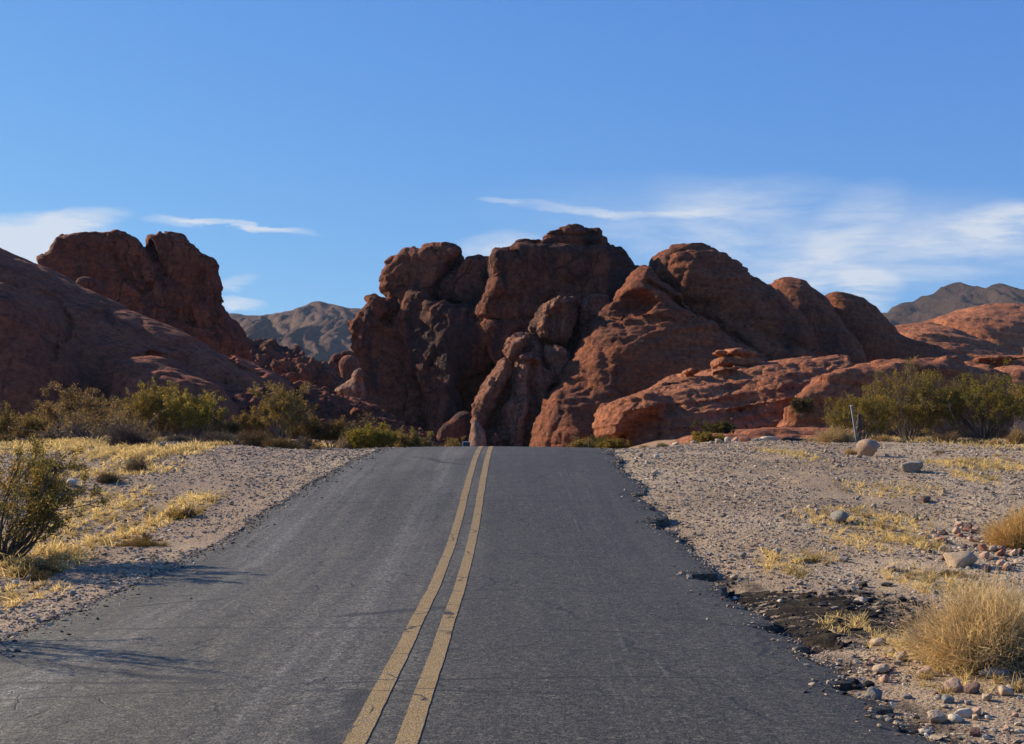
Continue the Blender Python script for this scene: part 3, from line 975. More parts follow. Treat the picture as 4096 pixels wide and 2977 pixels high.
def rocks():
    # --- the big monolith straight ahead
    Y = 104
    mono = [
        lobe(C2([(684, 700), (720, 650), (790, 600), (880, 550), (970, 430), (1060, 330), (1250, 270), (1420, 280), (1735, 290), (1900, 400), (1900, 1600), (1280, 1600), (1000, 1560), (830, 1500), (800, 1300), (812, 1050), (770, 960), (722, 880), (715, 800), (690, 740)]), Y + 4, 7, 1.5, a=0.02, b=-0.10),
        lobe(C2([(905, 400), (940, 300), (1000, 240), (1120, 180), (1240, 150), (1430, 148), (1480, 185), (1505, 225), (1480, 265), (1400, 340), (1350, 400), (1300, 480), (1290, 620), (1180, 700), (1060, 690), (1010, 600), (930, 490), (908, 450)]), Y + 2.6, 5.0, 1.0, b=-0.30, k=0.9),
        lobe(C2([(808, 500), (850, 482), (930, 490), (1000, 530), (1040, 580), (1020, 640), (960, 700), (830, 740), (770, 650), (815, 580)]), Y + 2.3, 4, 0.6, b=-0.3, k=0.9),
        lobe(C2([(940, 740), (985, 660), (1040, 590), (1080, 490), (1130, 460), (1210, 480), (1300, 550), (1400, 600), (1450, 900), (1450, 1560), (1290, 1560), (1200, 1150), (1120, 900), (1020, 800)]), Y + 0.2, 4.5, 0.8, a=0.05, b=-0.60, k=0.5),
        lobe(C2([(1285, 500), (1320, 420), (1380, 370), (1430, 275), (1500, 240), (1620, 230), (1720, 260), (1735, 400), (1640, 520), (1500, 590), (1400, 570), (1300, 525)]), Y + 1.7, 4, 0.7, b=-0.35, k=0.6),
        lobe(C2([(1300, 560), (1400, 520), (1560, 560), (1700, 650), (1735, 900), (1500, 1100), (1300, 1000)]), Y - 1.5, 4, 2.0, b=-0.1, k=0.3),
        lobe(C3([(100, 306), (190, 278), (300, 262), (420, 238), (500, 400), (420, 700), (0, 700), (0, 400)]), Y + 3, 4, 1.2, k=0.4),
        # centre block with its squared left edge
        lobe(C3([(268, 285), (340, 258), (440, 242), (740, 240), (1040, 225), (1100, 240), (1160, 300), (1215, 355), (1260, 420), (1180, 560), (1100, 750), (1000, 1000), (800, 1300), (500, 1300), (300, 1000), (200, 790), (172, 690), (182, 630), (215, 545), (262, 460), (270, 440)]), Y - 3, 6.5, 1.2, a=0.06, b=-0.12, k=0.25),
        lobe(C3([(266, 290), (300, 268), (345, 258), (348, 420), (305, 470), (262, 470), (268, 440)]), Y - 2.6, 3.5, 0.6, b=-1.2, k=0.2),
        lobe(C3([(258, 470), (330, 440), (345, 520), (260, 640), (215, 740), (190, 775), (170, 690), (180, 630), (214, 545)]), Y - 3.2, 3.5, 0.6, b=-1.1, k=0.2),
        lobe(C3([(418, 238), (440, 205), (500, 180), (605, 165), (600, 245)]), Y - 1, 5, 0.7, k=0.15),
        lobe(C3([(598, 245), (612, 160), (640, 145), (690, 125), (800, 118), (900, 118), (990, 112), (1005, 140), (1045, 205), (1060, 240), (1000, 262), (740, 250)]), Y - 1.5, 5, 0.7, k=0.15),
        lobe(C3([(1200, 370), (1225, 347), (1260, 345), (1325, 360), (1340, 420), (1230, 450)]), Y + 3, 3, 0.9, k=0.3),
    ]
    rock("rock_monolith", "huge dark varnished sandstone block with a flat cap slab, straight ahead of the road", mono, M_mono,
         vox=0.17, amp=0.30, bil=0.22, bfreq=0.3, fine=0.13, ffreq=1.5, seed=3, blk=0.27, bsz=3.2, crack=0.14, bsc=(1, 1, 1.9),
         grooves=[(C2([(1505, 225), (1400, 335), (1345, 405), (1275, 520), (1330, 560), (1470, 580)]), 0.28, 0.9),
                  (C2([(905, 480), (1000, 530), (1040, 600), (980, 680)]), 0.25, 0.8),
                  (C3([(440, 236), (740, 246), (1040, 235)]), 0.14, 0.4),
                  (C3([(190, 760), (350, 770), (560, 765)]), 0.2, 0.4),
                  (C3([(270, 290), (180, 300), (110, 330), (40, 440)]), 0.2, 0.5)],
         )
    # --- the leaning fin in front of it
    Y = 92
    fin = [
        lobe(C3([(120, 1700), (128, 1500), (142, 1310), (185, 1195), (250, 1100), (325, 1000), (355, 900), (400, 835), (445, 808), (530, 805), (480, 900), (410, 1000), (340, 1180), (275, 1330), (220, 1430), (255, 1520), (265, 1700)]), Y, 4, 0.8, a=0.14, b=-0.55),
        lobe(C3([(215, 1700), (220, 1420), (300, 1200), (380, 1000), (470, 850), (545, 803), (620, 850), (655, 980), (640, 1200), (575, 1700)]), Y + 1.8, 4, 0.9, a=0.14, b=-0.25, k=0.45),
        lobe(C3([(345, 1700), (340, 1560), (312, 1345), (330, 1305), (385, 1240), (425, 1160), (418, 1080), (432, 1040), (447, 960), (490, 932), (545, 940), (525, 1040), (505, 1150), (535, 1260), (505, 1400), (475, 1560), (465, 1700)]), Y - 0.6, 3.5, 0.7, a=0.12, b=-0.85, k=0.45),
        lobe(C3([(490, 1700), (480, 1400), (520, 1250), (510, 1100), (540, 1000), (640, 1030), (668, 1100), (645, 1250), (590, 1500), (570, 1700)]), Y + 0.2, 3.5, 0.8, a=0.12, b=-0.15, k=0.45),
        lobe(C3([(525, 775), (545, 730), (590, 640), (630, 600), (690, 568), (730, 580), (690, 660), (650, 760), (640, 840), (600, 830)]), Y + 1.6, 3.5, 0.7, b=-0.9, k=0.45),
        lobe(C3([(600, 830), (640, 700), (690, 580), (740, 575), (830, 565), (862, 600), (850, 700), (800, 800), (760, 880), (640, 870)]), Y + 2.4, 4, 0.9, b=-0.1, k=0.45),
        lobe(C3([(615, 880), (640, 855), (740, 860), (800, 950), (760, 1060), (700, 1170), (640, 1200), (605, 1000)]), Y + 1.6, 3.5, 0.8, b=-0.3, k=0.45),
        lobe(C3([(865, 620), (915, 552), (970, 530), (1060, 560), (1070, 640), (1000, 740), (900, 900), (790, 1080), (740, 1000), (830, 740)]), Y + 5, 4, 0.8, b=-0.35, k=0.45),
        lobe(C3([(430, 1000), (450, 940), (500, 926), (590, 965), (600, 990), (480, 1000)]), Y - 1.0, 3.0, 0.3, k=0.1),
        lobe(C3([(250, 1700), (240, 1520), (290, 1440), (340, 1500), (350, 1700)]), Y - 1.0, 2.5, 0.4, b=-0.4, k=0.45),
    ]
    rock("rock_fin", "ragged leaning sandstone fin with knobbly sunlit ribs, between the monolith and the cone-shaped dome", fin, M_fin,
         vox=0.14, amp=0.25, freq=0.5, bil=0.25, bfreq=0.5, fine=0.13, ffreq=1.6, seed=31, blk=0.20, bsz=1.5, crack=0.12, bsc=(1, 1, 2.6),
         grooves=[(C3([(360, 940), (400, 1000), (425, 1000)]), 0.25, 0.7), (C3([(530, 790), (620, 850), (760, 870)]), 0.18, 0.7),
                  (C3([(610, 860), (605, 960), (640, 1030)]), 0.15, 0.6), (C3([(860, 600), (830, 760), (790, 900)]), 0.2, 0.7)])
    rock("pale_rock", "smooth pinkish pale rock face at the foot of the leaning fin", [
        lobe(C3([(122, 1700), (125, 1500), (140, 1420), (150, 1360), (200, 1400), (240, 1450), (250, 1700)]), 88.5, 1.6, 0.5, b=-0.5)], M_pale, cat="rock",
         vox=0.12, amp=0.10, bil=0.1, fine=0.03, seed=35)
    rock("wedge_rock", "low dark wedge of rock leaning against the monolith's foot, just left of the pale face", [
        lobe(C2([(1270, 1580), (1285, 1475), (1330, 1400), (1400, 1350), (1440, 1310), (1500, 1300), (1540, 1320), (1545, 1580)]), 93, 2, 0.6)], M_mono, cat="rock",
         vox=0.12, amp=0.25, bil=0.3, fine=0.06, seed=37)
    # --- the cone and dome to the right
    Y = 88
    left = C3([(540, 1700), (560, 1560), (590, 1440), (640, 1310), (700, 1180), (760, 1060), (800, 1000), (850, 900), (880, 830), (940, 730)])
    dome = [
        lobe(left + C3([(1030, 690)]) + C4([(220, 630), (480, 610), (700, 640), (900, 700), (1100, 780), (1250, 850), (1430, 960), (1500, 1200), (1500, 1700)]), Y, 7, 3.8, a=0.28, b=-0.08),
        lobe(C4([(210, 640), (260, 590), (300, 510), (330, 430), (370, 370), (420, 320), (450, 290), (520, 288), (535, 370), (640, 450), (760, 520), (880, 600), (1000, 680), (1000, 900), (300, 800)]), Y + 0.7, 7, 2.2, a=0.33, b=-0.22, k=1.5),
        lobe(C4([(525, 340), (560, 260), (600, 190), (660, 150), (780, 132), (860, 138), (940, 155), (1020, 190), (1070, 240), (1150, 290), (1172, 325), (1280, 380), (1350, 412), (1420, 470), (1510, 560), (1600, 700), (1680, 900), (1500, 1000), (1100, 950), (800, 700), (560, 420)]), Y + 7, 8, 4.0, a=0.25, b=0.0, k=0.6),
        lobe(C4([(900, 640), (1000, 600), (1150, 640), (1300, 720), (1480, 820), (1690, 910), (1700, 1100), (1200, 1100)]), Y + 4, 5, 2, a=0.4, b=0.1, k=0.3),
        lobe(C3([(545, 1700), (560, 1560), (600, 1420), (655, 1255), (700, 1185), (790, 1190), (900, 1230), (960, 1350), (1000, 1700)]), Y - 1.6, 4, 1.8, a=0.25, b=-0.40, k=1.4),
    ]
    rock("rock_dome", "tallest right-hand sandstone dome, its cone-shaped front pierced by a small cave", dome, M_dome,
         vox=0.17, amp=0.3, bil=0.28, bfreq=0.3, strata=0.20, sfreq=1.6, tilt=-0.12, fine=0.12, ffreq=1.8, seed=51, blk=0.16, bsz=2.6, crack=0.08, steps=0.03,
         grooves=[(C4([(525, 380), (640, 450), (760, 525), (880, 600), (1010, 690), (1080, 700)]), 0.22, 0.7),
                  (C4([(220, 640), (400, 635), (600, 650), (760, 690)]), 0.12, 0.22),
                  (C4([(1190, 715), (1280, 810), (1360, 890), (1430, 950)]), 0.14, 0.45)],
         holes=[(2300 + 365 * .5764, 900 + 525 * .5764, Y + 0.8, 2.2, 2.4, 1.2)])
    rock("rock_dome", "dark rounded dome with a small overhanging crown, behind the right shoulder of the tallest dome",
         [lobe(C5([(-40, 300), (0, 240), (30, 222), (100, 222), (200, 240), (260, 280), (330, 330), (400, 390), (460, 500), (520, 600), (700, 800), (700, 1100), (-60, 1100)]), 112, 6, 3.0, a=0.3)], M_dome,
         vox=0.2, amp=0.3, bil=0.3, strata=0.15, fine=0.08, seed=61)
    rock("rock_dome", "low dark dome sloping down to the right, the last before the distant mountain",
         [lobe(C5([(380, 380), (400, 355), (460, 335), (560, 330), (660, 350), (740, 410), (800, 460), (860, 530), (910, 590), (960, 650), (1100, 700), (1300, 760), (1430, 815), (1500, 1100), (600, 1100), (420, 700)]), 118, 6, 3.0, a=0.3)], M_dome,
         vox=0.2, amp=0.3, bil=0.3, strata=0.15, fine=0.08, seed=67)
    # --- the layered outcrop in front
    Y = 66
    out = [
        lobe(C4([(178, 1390), (185, 1330), (230, 1270), (330, 1200), (480, 1150), (560, 1112), (640, 1082), (740, 1050), (900, 1020), (1000, 990), (1180, 975), (1300, 966), (1500, 932), (1735, 912), (1900, 900), (1950, 1100), (1900, 1350), (1500, 1420), (1000, 1350), (600, 1340), (420, 1360), (330, 1440), (210, 1480)]), Y, 5, 2.0, a=0.9, b=0.0),
        lobe(C4([(185, 1470), (180, 1380), (230, 1280), (330, 1220), (480, 1180), (600, 1190), (640, 1250), (600, 1330), (420, 1370), (330, 1450), (330, 1520), (200, 1490)]), Y - 2.2, 3.4, 1.6, a=0.35, b=-0.45, k=0.5),
        lobe(C4([(330, 1700), (340, 1480), (430, 1360), (600, 1320), (900, 1250), (1250, 1290), (1500, 1380), (1600, 1700)]), Y - 0.4, 4, 1.2, a=0.32, k=0.7),
        lobe(C4([(1180, 1180), (1290, 1090), (1420, 1080), (1500, 1130), (1560, 1200), (1420, 1440), (1300, 1440), (1140, 1280)]), Y - 0.6, 2.5, 1.3, a=0.3, b=-0.2, k=0.4),
        lobe(C4([(1200, 1010), (1400, 970), (1735, 930), (1735, 1060), (1500, 1080), (1290, 1090), (1210, 1150)]), Y + 0.5, 3, 0.9, a=0.8, k=0.3),
        lobe(C4([(752, 1020), (765, 1000), (800, 987), (860, 994), (885, 1020), (860, 1050), (770, 1050)]), Y + 2.6, 1.6, 0.4, k=0.15),
        lobe(C4([(915, 1030), (930, 1005), (1000, 975), (1100, 968), (1190, 972), (1200, 1000), (1100, 1040), (950, 1050)]), Y + 2.4, 2.2, 0.4, k=0.2),
    ]
    rock("layered_outcrop", "orange thin-bedded sandstone outcrop with a rounded nose, just right of the road's crest", out, M_orange, cat="rock outcrop",
         vox=0.11, amp=0.3, freq=0.4, bil=0.2, bfreq=0.6, strata=0.16, sfreq=3.4, tilt=-0.16, steps=0.11, fine=0.085, seed=71, blk=0.05, bsz=1.1, crack=0.08)
    rock("hoodoo", "small stack of overhanging stone discs perched on the layered outcrop", [
        lobe(C4([(985, 990), (980, 935), (1010, 905), (1200, 900), (1290, 930), (1300, 990)]), Y + 4.6, 1.8, 0.4),
        lobe(C4([(968, 885), (985, 868), (1040, 872), (1070, 890), (1010, 905)]), Y + 4.2, 1.2, 0.25, k=0.15),
        lobe(C4([(1050, 890), (1065, 858), (1110, 850), (1170, 860), (1260, 880), (1275, 910), (1150, 925)]), Y + 4.4, 1.6, 0.4, k=0.15),
    ], M_orange, cat="hoodoo", vox=0.09, amp=0.12, freq=0.8, bil=0.2, bfreq=0.9, strata=0.08, sfreq=3, steps=0.10, fine=0.05, seed=77, zmin=4)
    rock("rounded_outcrop", "rounded red rock shelf with a knobbly sunlit left edge, behind the green bushes", [
        lobe(C5([(-10, 1560), (10, 1390), (60, 1300), (130, 1220), (155, 1160), (220, 1110), (232, 1060), (300, 1000), (400, 962), (560, 922), (720, 890), (900, 870), (1100, 850), (1300, 870), (1450, 910), (1640, 950), (1760, 1050), (1800, 1560)]), 58, 4, 0.9, a=0.22, b=0.06, sk=0.24),
        lobe(C5([(880, 890), (1000, 850), (1150, 835), (1300, 860), (1350, 900), (1100, 915), (900, 910)]), 60, 3, 0.5, a=0.6, k=0.2),
        lobe(C5([(1250, 900), (1450, 880), (1640, 940), (1800, 1000), (1800, 1300), (1300, 1300), (1000, 1100), (1050, 920)]), 59.5, 3, 0.9, a=0.5, k=0.3),
    ], M_orange, cat="rock outcrop", vox=0.12, amp=0.3, freq=0.5, bil=0.5, bfreq=0.6, strata=0.12, sfreq=2.0, steps=0.10, fine=0.07, seed=81)
    rock("rock_ledge", "low flat ledge of red bedrock along the far edge of the gravel", [
        lobe(C4([(640, 1620), (760, 1500), (900, 1455), (1100, 1442), (1300, 1422), (1500, 1410), (1735, 1414), (2000, 1420), (2050, 1620)]), 46, 3, 0.25, a=1.0),
        lobe(C4([(1290, 1440), (1330, 1418), (1440, 1412), (1600, 1425), (1620, 1450), (1400, 1455)]), 45.3, 1.2, 0.15, k=0.1),
        lobe(C4([(900, 1640), (960, 1490), (1300, 1465), (1735, 1470), (2000, 1480), (2050, 1640)]), 44, 2.5, 0.2, a=1.0, k=0.1),
    ], M_orange, cat="rock ledge", vox=0.08, amp=0.10, freq=1.0, bil=0.12, bfreq=1.2, strata=0.06, sfreq=5, steps=0.06, fine=0.03, seed=85)
    # --- slickrock humps to the right
    rock("slickrock_hump", "long bedded slickrock hump between the low dark dome and the bright orange hump", [
        lobe(C5([(880, 620), (915, 590), (1050, 562), (1180, 550), (1270, 562), (1420, 610), (1540, 662), (1700, 720), (1880, 800), (1960, 840), (1960, 1200), (880, 1200)]), 135, 9, 4, a=1.0)], M_orange,
         vox=0.25, amp=0.4, bil=0.35, strata=0.3, sfreq=0.8, fine=0.12, seed=91, steps=0.25)
    rock("slickrock_hump", "bright orange slickrock hump reaching the right edge under the distant mountain", [
        lobe(C5([(1240, 548), (1400, 490), (1600, 430), (1750, 402), (1931, 405), (2200, 430), (2400, 700), (2400, 1200), (1500, 1200), (1400, 700)]), 165, 10, 5, a=0.9)], M_orange,
         vox=0.3, amp=0.5, bil=0.4, strata=0.3, sfreq=0.8, fine=0.12, seed=95, steps=0.2)
    rock("slickrock_hump", "flat-lying bedded slickrock in the shade above the bushes at the right edge", [
        lobe(C5([(1280, 835), (1400, 822), (1600, 815), (1931, 805), (2150, 830), (2200, 1200), (1650, 1200), (1380, 900)]), 84, 4, 1, a=0.8),
        lobe(C5([(1660, 970), (1690, 945), (1750, 918), (1931, 908), (2100, 930), (2150, 1200), (1750, 1200)]), 76, 4, 0.8, a=0.7, k=0.2),
        lobe(C5([(1590, 835), (1640, 815), (1760, 808), (1931, 808), (2050, 830), (1900, 870), (1650, 860)]), 82, 3, 0.4, a=0.4, k=0.2)], M_orange,
         vox=0.17, amp=0.3, bil=0.35, strata=0.2, sfreq=1.2, fine=0.08, seed=97, steps=0.15)
    # --- the left-hand slope
    Y = 70
    slope = [
        lobe(C1([(-1500, 420), (-1250, 180), (-900, 90), (-500, 150), (-250, 230), (0, 335), (60, 360), (120, 390), (270, 455), (400, 520), (560, 600), (700, 660), (850, 720), (1000, 780), (1150, 850), (1300, 920), (1450, 990), (1600, 1060), (1813, 1150), (1900, 1250), (1950, 1700), (-1600, 1700)]), Y + 3, 6, 3.5, a=1.0, b=0.30),
        lobe(C1([(-1200, 900), (-500, 600), (-100, 520), (100, 560), (250, 700), (360, 900), (420, 1060), (440, 1250), (400, 1700), (-1300, 1700)]), Y - 2, 5, 3.5, a=0.55, b=0.15, k=1.2),
        lobe(C1([(670, 1700), (690, 1200), (720, 1080), (800, 1010), (900, 980), (1000, 985), (1080, 1030), (1150, 1090), (1260, 1160), (1350, 1260), (1450, 1420), (1480, 1700)]), Y - 1.2, 4, 2.6, a=0.95, b=0.28, k=1.2),
        lobe(C1([(960, 1700), (980, 1240), (1010, 1150), (1060, 1120), (1130, 1130), (1190, 1180), (1220, 1260), (1260, 1700)]), Y - 2.2, 3, 1.8, a=0.9, b=0.25, k=0.9),
        lobe(C1([(1250, 1700), (1180, 1200), (1260, 1150), (1400, 1200), (1500, 1300), (1560, 1400), (1600, 1700)]), Y - 2.0, 3, 1.8, a=0.9, b=0.25, k=0.9),
    ]
    rock("slickrock_slope", "broad smooth plum-brown slickrock slope in shade, running down from the left edge", slope, M_slope,
         vox=0.19, amp=0.35, freq=0.2, bil=0.25, bfreq=0.2, strata=0.08, sfreq=0.8, tilt=0.5, fine=0.05, seed=101,
         blk=0.10, bsz=5.0, crack=0.08, bsc=(0.7, 2, 1.6),
         grooves=[(C1([(0, 520), (130, 620), (250, 740), (330, 860), (370, 950), (420, 1060)]), 0.22, 0.42),
                  (C1([(340, 600), (420, 670), (500, 740), (550, 780)]), 0.12, 0.30), (C1([(0, 720), (40, 790), (60, 830)]), 0.14, 0.3),
                  (C1([(0, 1030), (70, 1140), (110, 1240)]), 0.14, 0.35), (C1([(720, 1080), (860, 1000), (1060, 1010), (1240, 1120), (1420, 1190)]), 0.2, 0.35),
                  (C1([(1100, 880), (1250, 960), (1400, 1060), (1560, 1120)]), 0.15, 0.3)])
    rock("rubble_slope", "dark ledgy slope trailing down to the monolith's foot, under the gap with the distant hill", [
        lobe(C1([(1300, 1700), (1380, 1300), (1500, 1180), (1620, 1080), (1760, 1130)]) + C2([(200, 1110), (400, 1140), (600, 1190), (700, 1215), (800, 1250), (900, 1295), (970, 1360), (1060, 1450), (1100, 1620), (0, 1620)]), 80, 5, 1.5, a=1.2),
        lobe(C2([(-200, 1250), (0, 1180), (200, 1220), (350, 1290), (450, 1400), (450, 1620), (-200, 1620)]), 72, 3, 1.2, a=0.8, k=0.4),
        lobe(C2([(700, 1400), (900, 1340), (1080, 1420), (1300, 1480), (1340, 1620), (700, 1620)]), 84, 3, 1.2, a=0.9, k=0.5),
    ], M_butte, cat="rock slope", vox=0.16, amp=0.35, bil=0.5, bfreq=0.5, strata=0.12, fine=0.10, seed=111, tilt=0.4, blk=0.35, bsz=1.6, crack=0.2)
    # --- the butte with the notch on the left
    Y = 112
    butte = [
        lobe(C1([(278, 405), (300, 380), (370, 360), (400, 322), (412, 270), (440, 250), (560, 228), (700, 225), (800, 217), (870, 217), (900, 235), (940, 262), (972, 294), (1030, 420), (1100, 600), (1150, 1000), (1000, 1100), (640, 900), (430, 620), (320, 480), (284, 440)]), Y, 5, 0.6, a=0.10, b=-0.05, sk=-0.303),
        lobe(C1([(996, 310), (1000, 234), (1050, 225), (1160, 245), (1230, 270), (1290, 320), (1340, 355), (1400, 385), (1440, 410), (1455, 480), (1480, 560), (1496, 608), (1478, 630), (1490, 665), (1490, 690), (1468, 696), (1500, 712), (1515, 800), (1540, 870), (1550, 905), (1530, 1100), (1300, 1200), (1100, 1100), (1000, 700)]), Y + 1, 5, 0.6, a=0.10, b=0.05, k=0.2, sm=0, sk=-0.303),
        lobe(C1([(285, 430), (300, 385), (380, 365), (560, 400), (720, 450), (760, 620), (640, 700), (430, 620)]), Y - 1.2, 5, 0.6, a=0.25, k=0.5),
        lobe(C1([(880, 620), (1000, 600), (1150, 650), (1280, 760), (1350, 880), (1300, 1100), (1000, 1050), (850, 800)]), Y - 1.5, 5, 0.6, a=0.35, k=0.9),
        lobe(C1([(1250, 700), (1450, 720), (1530, 850), (1560, 960), (1520, 1080), (1250, 1080)]), Y - 1, 5, 0.6, a=0.5, k=0.4),
    ]
    rock("rock_butte", "blocky dark red butte split by a sharp notch, rising behind the left-hand slope", butte, M_butte, cat="butte",
         vox=0.18, amp=0.25, freq=0.4, bil=0.3, bfreq=0.35, fine=0.12, ffreq=1.3, seed=121, blk=0.20, bsz=2.8, crack=0.16, bsc=(1, 1, 1.8),
         grooves=[(C1([(977, 285), (1010, 380), (1050, 430), (1075, 500)]), 0.3, 1.2), (C1([(780, 380), (800, 450), (900, 560), (960, 620)]), 0.25, 0.7),
                  (C1([(930, 380), (950, 500), (1000, 590)]), 0.22, 0.6), (C1([(1330, 480), (1320, 560), (1345, 620)]), 0.25, 0.6),
                  (C1([(1250, 740), (1280, 820)]), 0.3, 0.6), (C1([(1150, 720), (1160, 790)]), 0.25, 0.6)])
    rock("boulder", "rounded dark boulder perched where the left-hand slope meets the split butte", [
        lobe(C1([(512, 560), (518, 530), (545, 515), (600, 518), (632, 535), (640, 620), (560, 620)]), 101, 2, 0.8)], M_butte, cat="boulder", group="boulders on the left-hand slope",
         vox=0.12, amp=0.2, bil=0.2, fine=0.05, seed=131, zmin=8)
    # --- seen through the gap
    rock("rock_ridge", "broken reddish ridge in the gap, below the distant hill and right of the split butte", [
        lobe(C2([(-300, 900), (-100, 800), (0, 815), (60, 803), (160, 820), (200, 850), (300, 880), (360, 930), (440, 940), (500, 980), (600, 1050), (660, 1110), (760, 1300), (700, 1600), (-300, 1600)]), 150, 6, 1.5, a=0.8),
        lobe(C2([(150, 960), (260, 920), (400, 960), (410, 1060), (300, 1100), (200, 1040)]), 142, 3, 1.0, a=0.5, k=0.3)], M_butte,
         vox=0.25, amp=0.5, bil=0.8, bfreq=0.35, fine=0.15, seed=141, blk=0.6, bsz=2.2, crack=0.3)
    rock("knob_cluster", "small cluster of rounded red knobs far down the gap against the monolith", [
        lobe(C2([(515, 970), (560, 950), (600, 960), (640, 1000), (640, 1120), (560, 1040), (520, 1005)]), 172, 3, 1.2),
        lobe(C2([(562, 960), (562, 905), (590, 888), (630, 900), (640, 960), (600, 990)]), 174, 3, 1.2, k=0.2),
        lobe(C2([(630, 905), (650, 878), (700, 873), (725, 900), (690, 912)]), 173, 3, 0.6, k=0.2),
        lobe(C2([(625, 960), (650, 920), (720, 905), (760, 950), (790, 1010), (790, 1200), (640, 1200), (620, 1050)]), 170, 4, 1.5, k=0.3)], M_butte, cat="rocks",
         vox=0.2, amp=0.2, bil=0.5, bfreq=0.5, fine=0.10, seed=145)
    rock("pale_rock", "pale pink sunlit rock standing in the gap beside the monolith's left foot", [
        lobe(C2([(590, 1160), (600, 1140), (645, 1105), (705, 1065), (715, 1020), (760, 992), (800, 988), (815, 1040), (795, 1100), (810, 1200), (810, 1320), (720, 1260)]), 126, 3, 1.0, b=-0.4)], M_pale, cat="rock",
         vox=0.17, amp=0.3, bil=0.6, bfreq=0.6, fine=0.10, seed=149)


rocks()


# ------------------------------------------------------------------ distant mountains
def mountain(name, crest, Yc, depth, seed, xpad, label, mat=None):
    pts = np.array([at(u, v, Yc) for u, v in crest])
    xs = np.linspace(pts[0, 0] - xpad[0], pts[-1, 0] + xpad[1], 300)
    ys = np.linspace(Yc - depth, Yc + depth * 0.6, 170)
    H = np.interp(xs, pts[:, 0], pts[:, 1], left=pts[0, 1] * 0.8, right=pts[-1, 1] * 0.8)
    X, Y = np.meshgrid(xs, ys)
    t = (Y - Yc) / np.where(Y < Yc, depth, depth * 0.6)
    P = np.stack([X / 130, Y / 320, np.zeros_like(X)], -1)
    warp = fbm(np.stack([X / 200, Y / 200, X * 0 + 5], -1), 3, seed + 3)
    rid = 1 - np.abs(fbm(np.stack([X / 42 + warp * 1.3 + Y / 240, Y / 260 + warp * .5, X * 0], -1), 6, seed, 0.55)) * 2.4
    prof = np.clip(1 - np.abs(t), 0, 1) ** 0.9
    hh = H[None, :] * prof
    side = np.clip(np.abs(t) * 6, 0, 1) * np.clip((1 - np.abs(t)) * 4, 0, 1)
    Z = hh + (rid - 0.6) * 0.17 * H.mean() * side + 0.03 * H.mean() * fbm(np.stack([X / 28, Y / 28, X * 0], -1), 4, seed + 8) * np.clip((1 - np.abs(t)) * 4, 0, 1)
    Z = Z - 4
    ny, nx = X.shape
    idx = np.arange(ny * nx).reshape(ny, nx)
    F = np.stack([idx[:-1, :-1], idx[:-1, 1:], idx[1:, 1:], idx[1:, :-1]], -1).reshape(-1, 4)
    me = mesh_np(name, np.stack([X, Y, Z], -1).reshape(-1, 3), F, True, mat or M_MTN)
    tag(obj(name, me), label, kind='structure')


M_MTN = mat_mountain()
mountain("hills", C2([(-700, 640), (-300, 600), (0, 585), (190, 592), (300, 565), (380, 540), (430, 515), (490, 503), (540, 510), (600, 525), (700, 550), (810, 555), (1000, 600)]), 1300, 560, 5, (60, 300), "grey-brown desert hill with blue-shadowed gullies")
mountain("mountains", C5([(500, 560), (800, 455), (870, 450), (910, 400), (960, 380), (1060, 380), (1130, 335), (1220, 310), (1270, 270), (1290, 250), (1350, 235), (1430, 228), (1520, 245), (1600, 265), (1640, 260), (1680, 240), (1730, 235), (1850, 265), (1931, 270), (2300, 300)]), 1500, 560, 15, (200, 200), "dark craggy mountain at the right", mat_mountain(0.5))

# ------------------------------------------------------------------ plants
def tubes(P, R, sides=4):
    """P (m,n,3), R (m,n): tapered tubes"""
    m, n, _ = P.shape
    T = np.gradient(P, axis=1)
    T /= np.maximum(np.linalg.norm(T, axis=2, keepdims=True), 1e-9)
    ref = np.where(np.abs(T[..., 2:3]) > 0.9, np.array([1.0, 0, 0]), np.array([0, 0, 1.0]))
    U = np.cross(T, ref); U /= np.maximum(np.linalg.norm(U, axis=2, keepdims=True), 1e-9)
    W = np.cross(T, U)
    an = np.arange(sides) * 2 * math.pi / sides
    V = P[:, :, None] + R[:, :, None, None] * (U[:, :, None] * np.cos(an)[:, None] + W[:, :, None] * np.sin(an)[:, None])
    idx = np.arange(m * n * sides).reshape(m, n, sides)
    a = idx[:, :-1]; b = idx[:, 1:]
    F = np.stack([a, np.roll(a, -1, 2), np.roll(b, -1, 2), b], -1).reshape(-1, 4)
    return V.reshape(-1, 3), F


def curve(base, dirs, length, npt, rng, wob=0.12, up=0.0, droop=0.0):
    m = len(base)
    t = np.linspace(0, 1, npt)
    L = np.broadcast_to(np.asarray(length, float), (m,))
    P = base[:, None] + dirs[:, None] * (t[None, :, None] * L[:, None, None])
    k = rng.normal(0, 1, (m, 3)) * wob
    P = P + k[:, None] * (np.sin(t * math.pi * 1.3)[None, :, None] * L[:, None, None])
    P[..., 2] += (up - droop) * (t ** 2)[None] * L[:, None]
    P[:, 1:] += rng.normal(0, 1, (m, npt - 1, 3)) * wob * 0.25 * L[:, None, None] / npt * 2
    return P


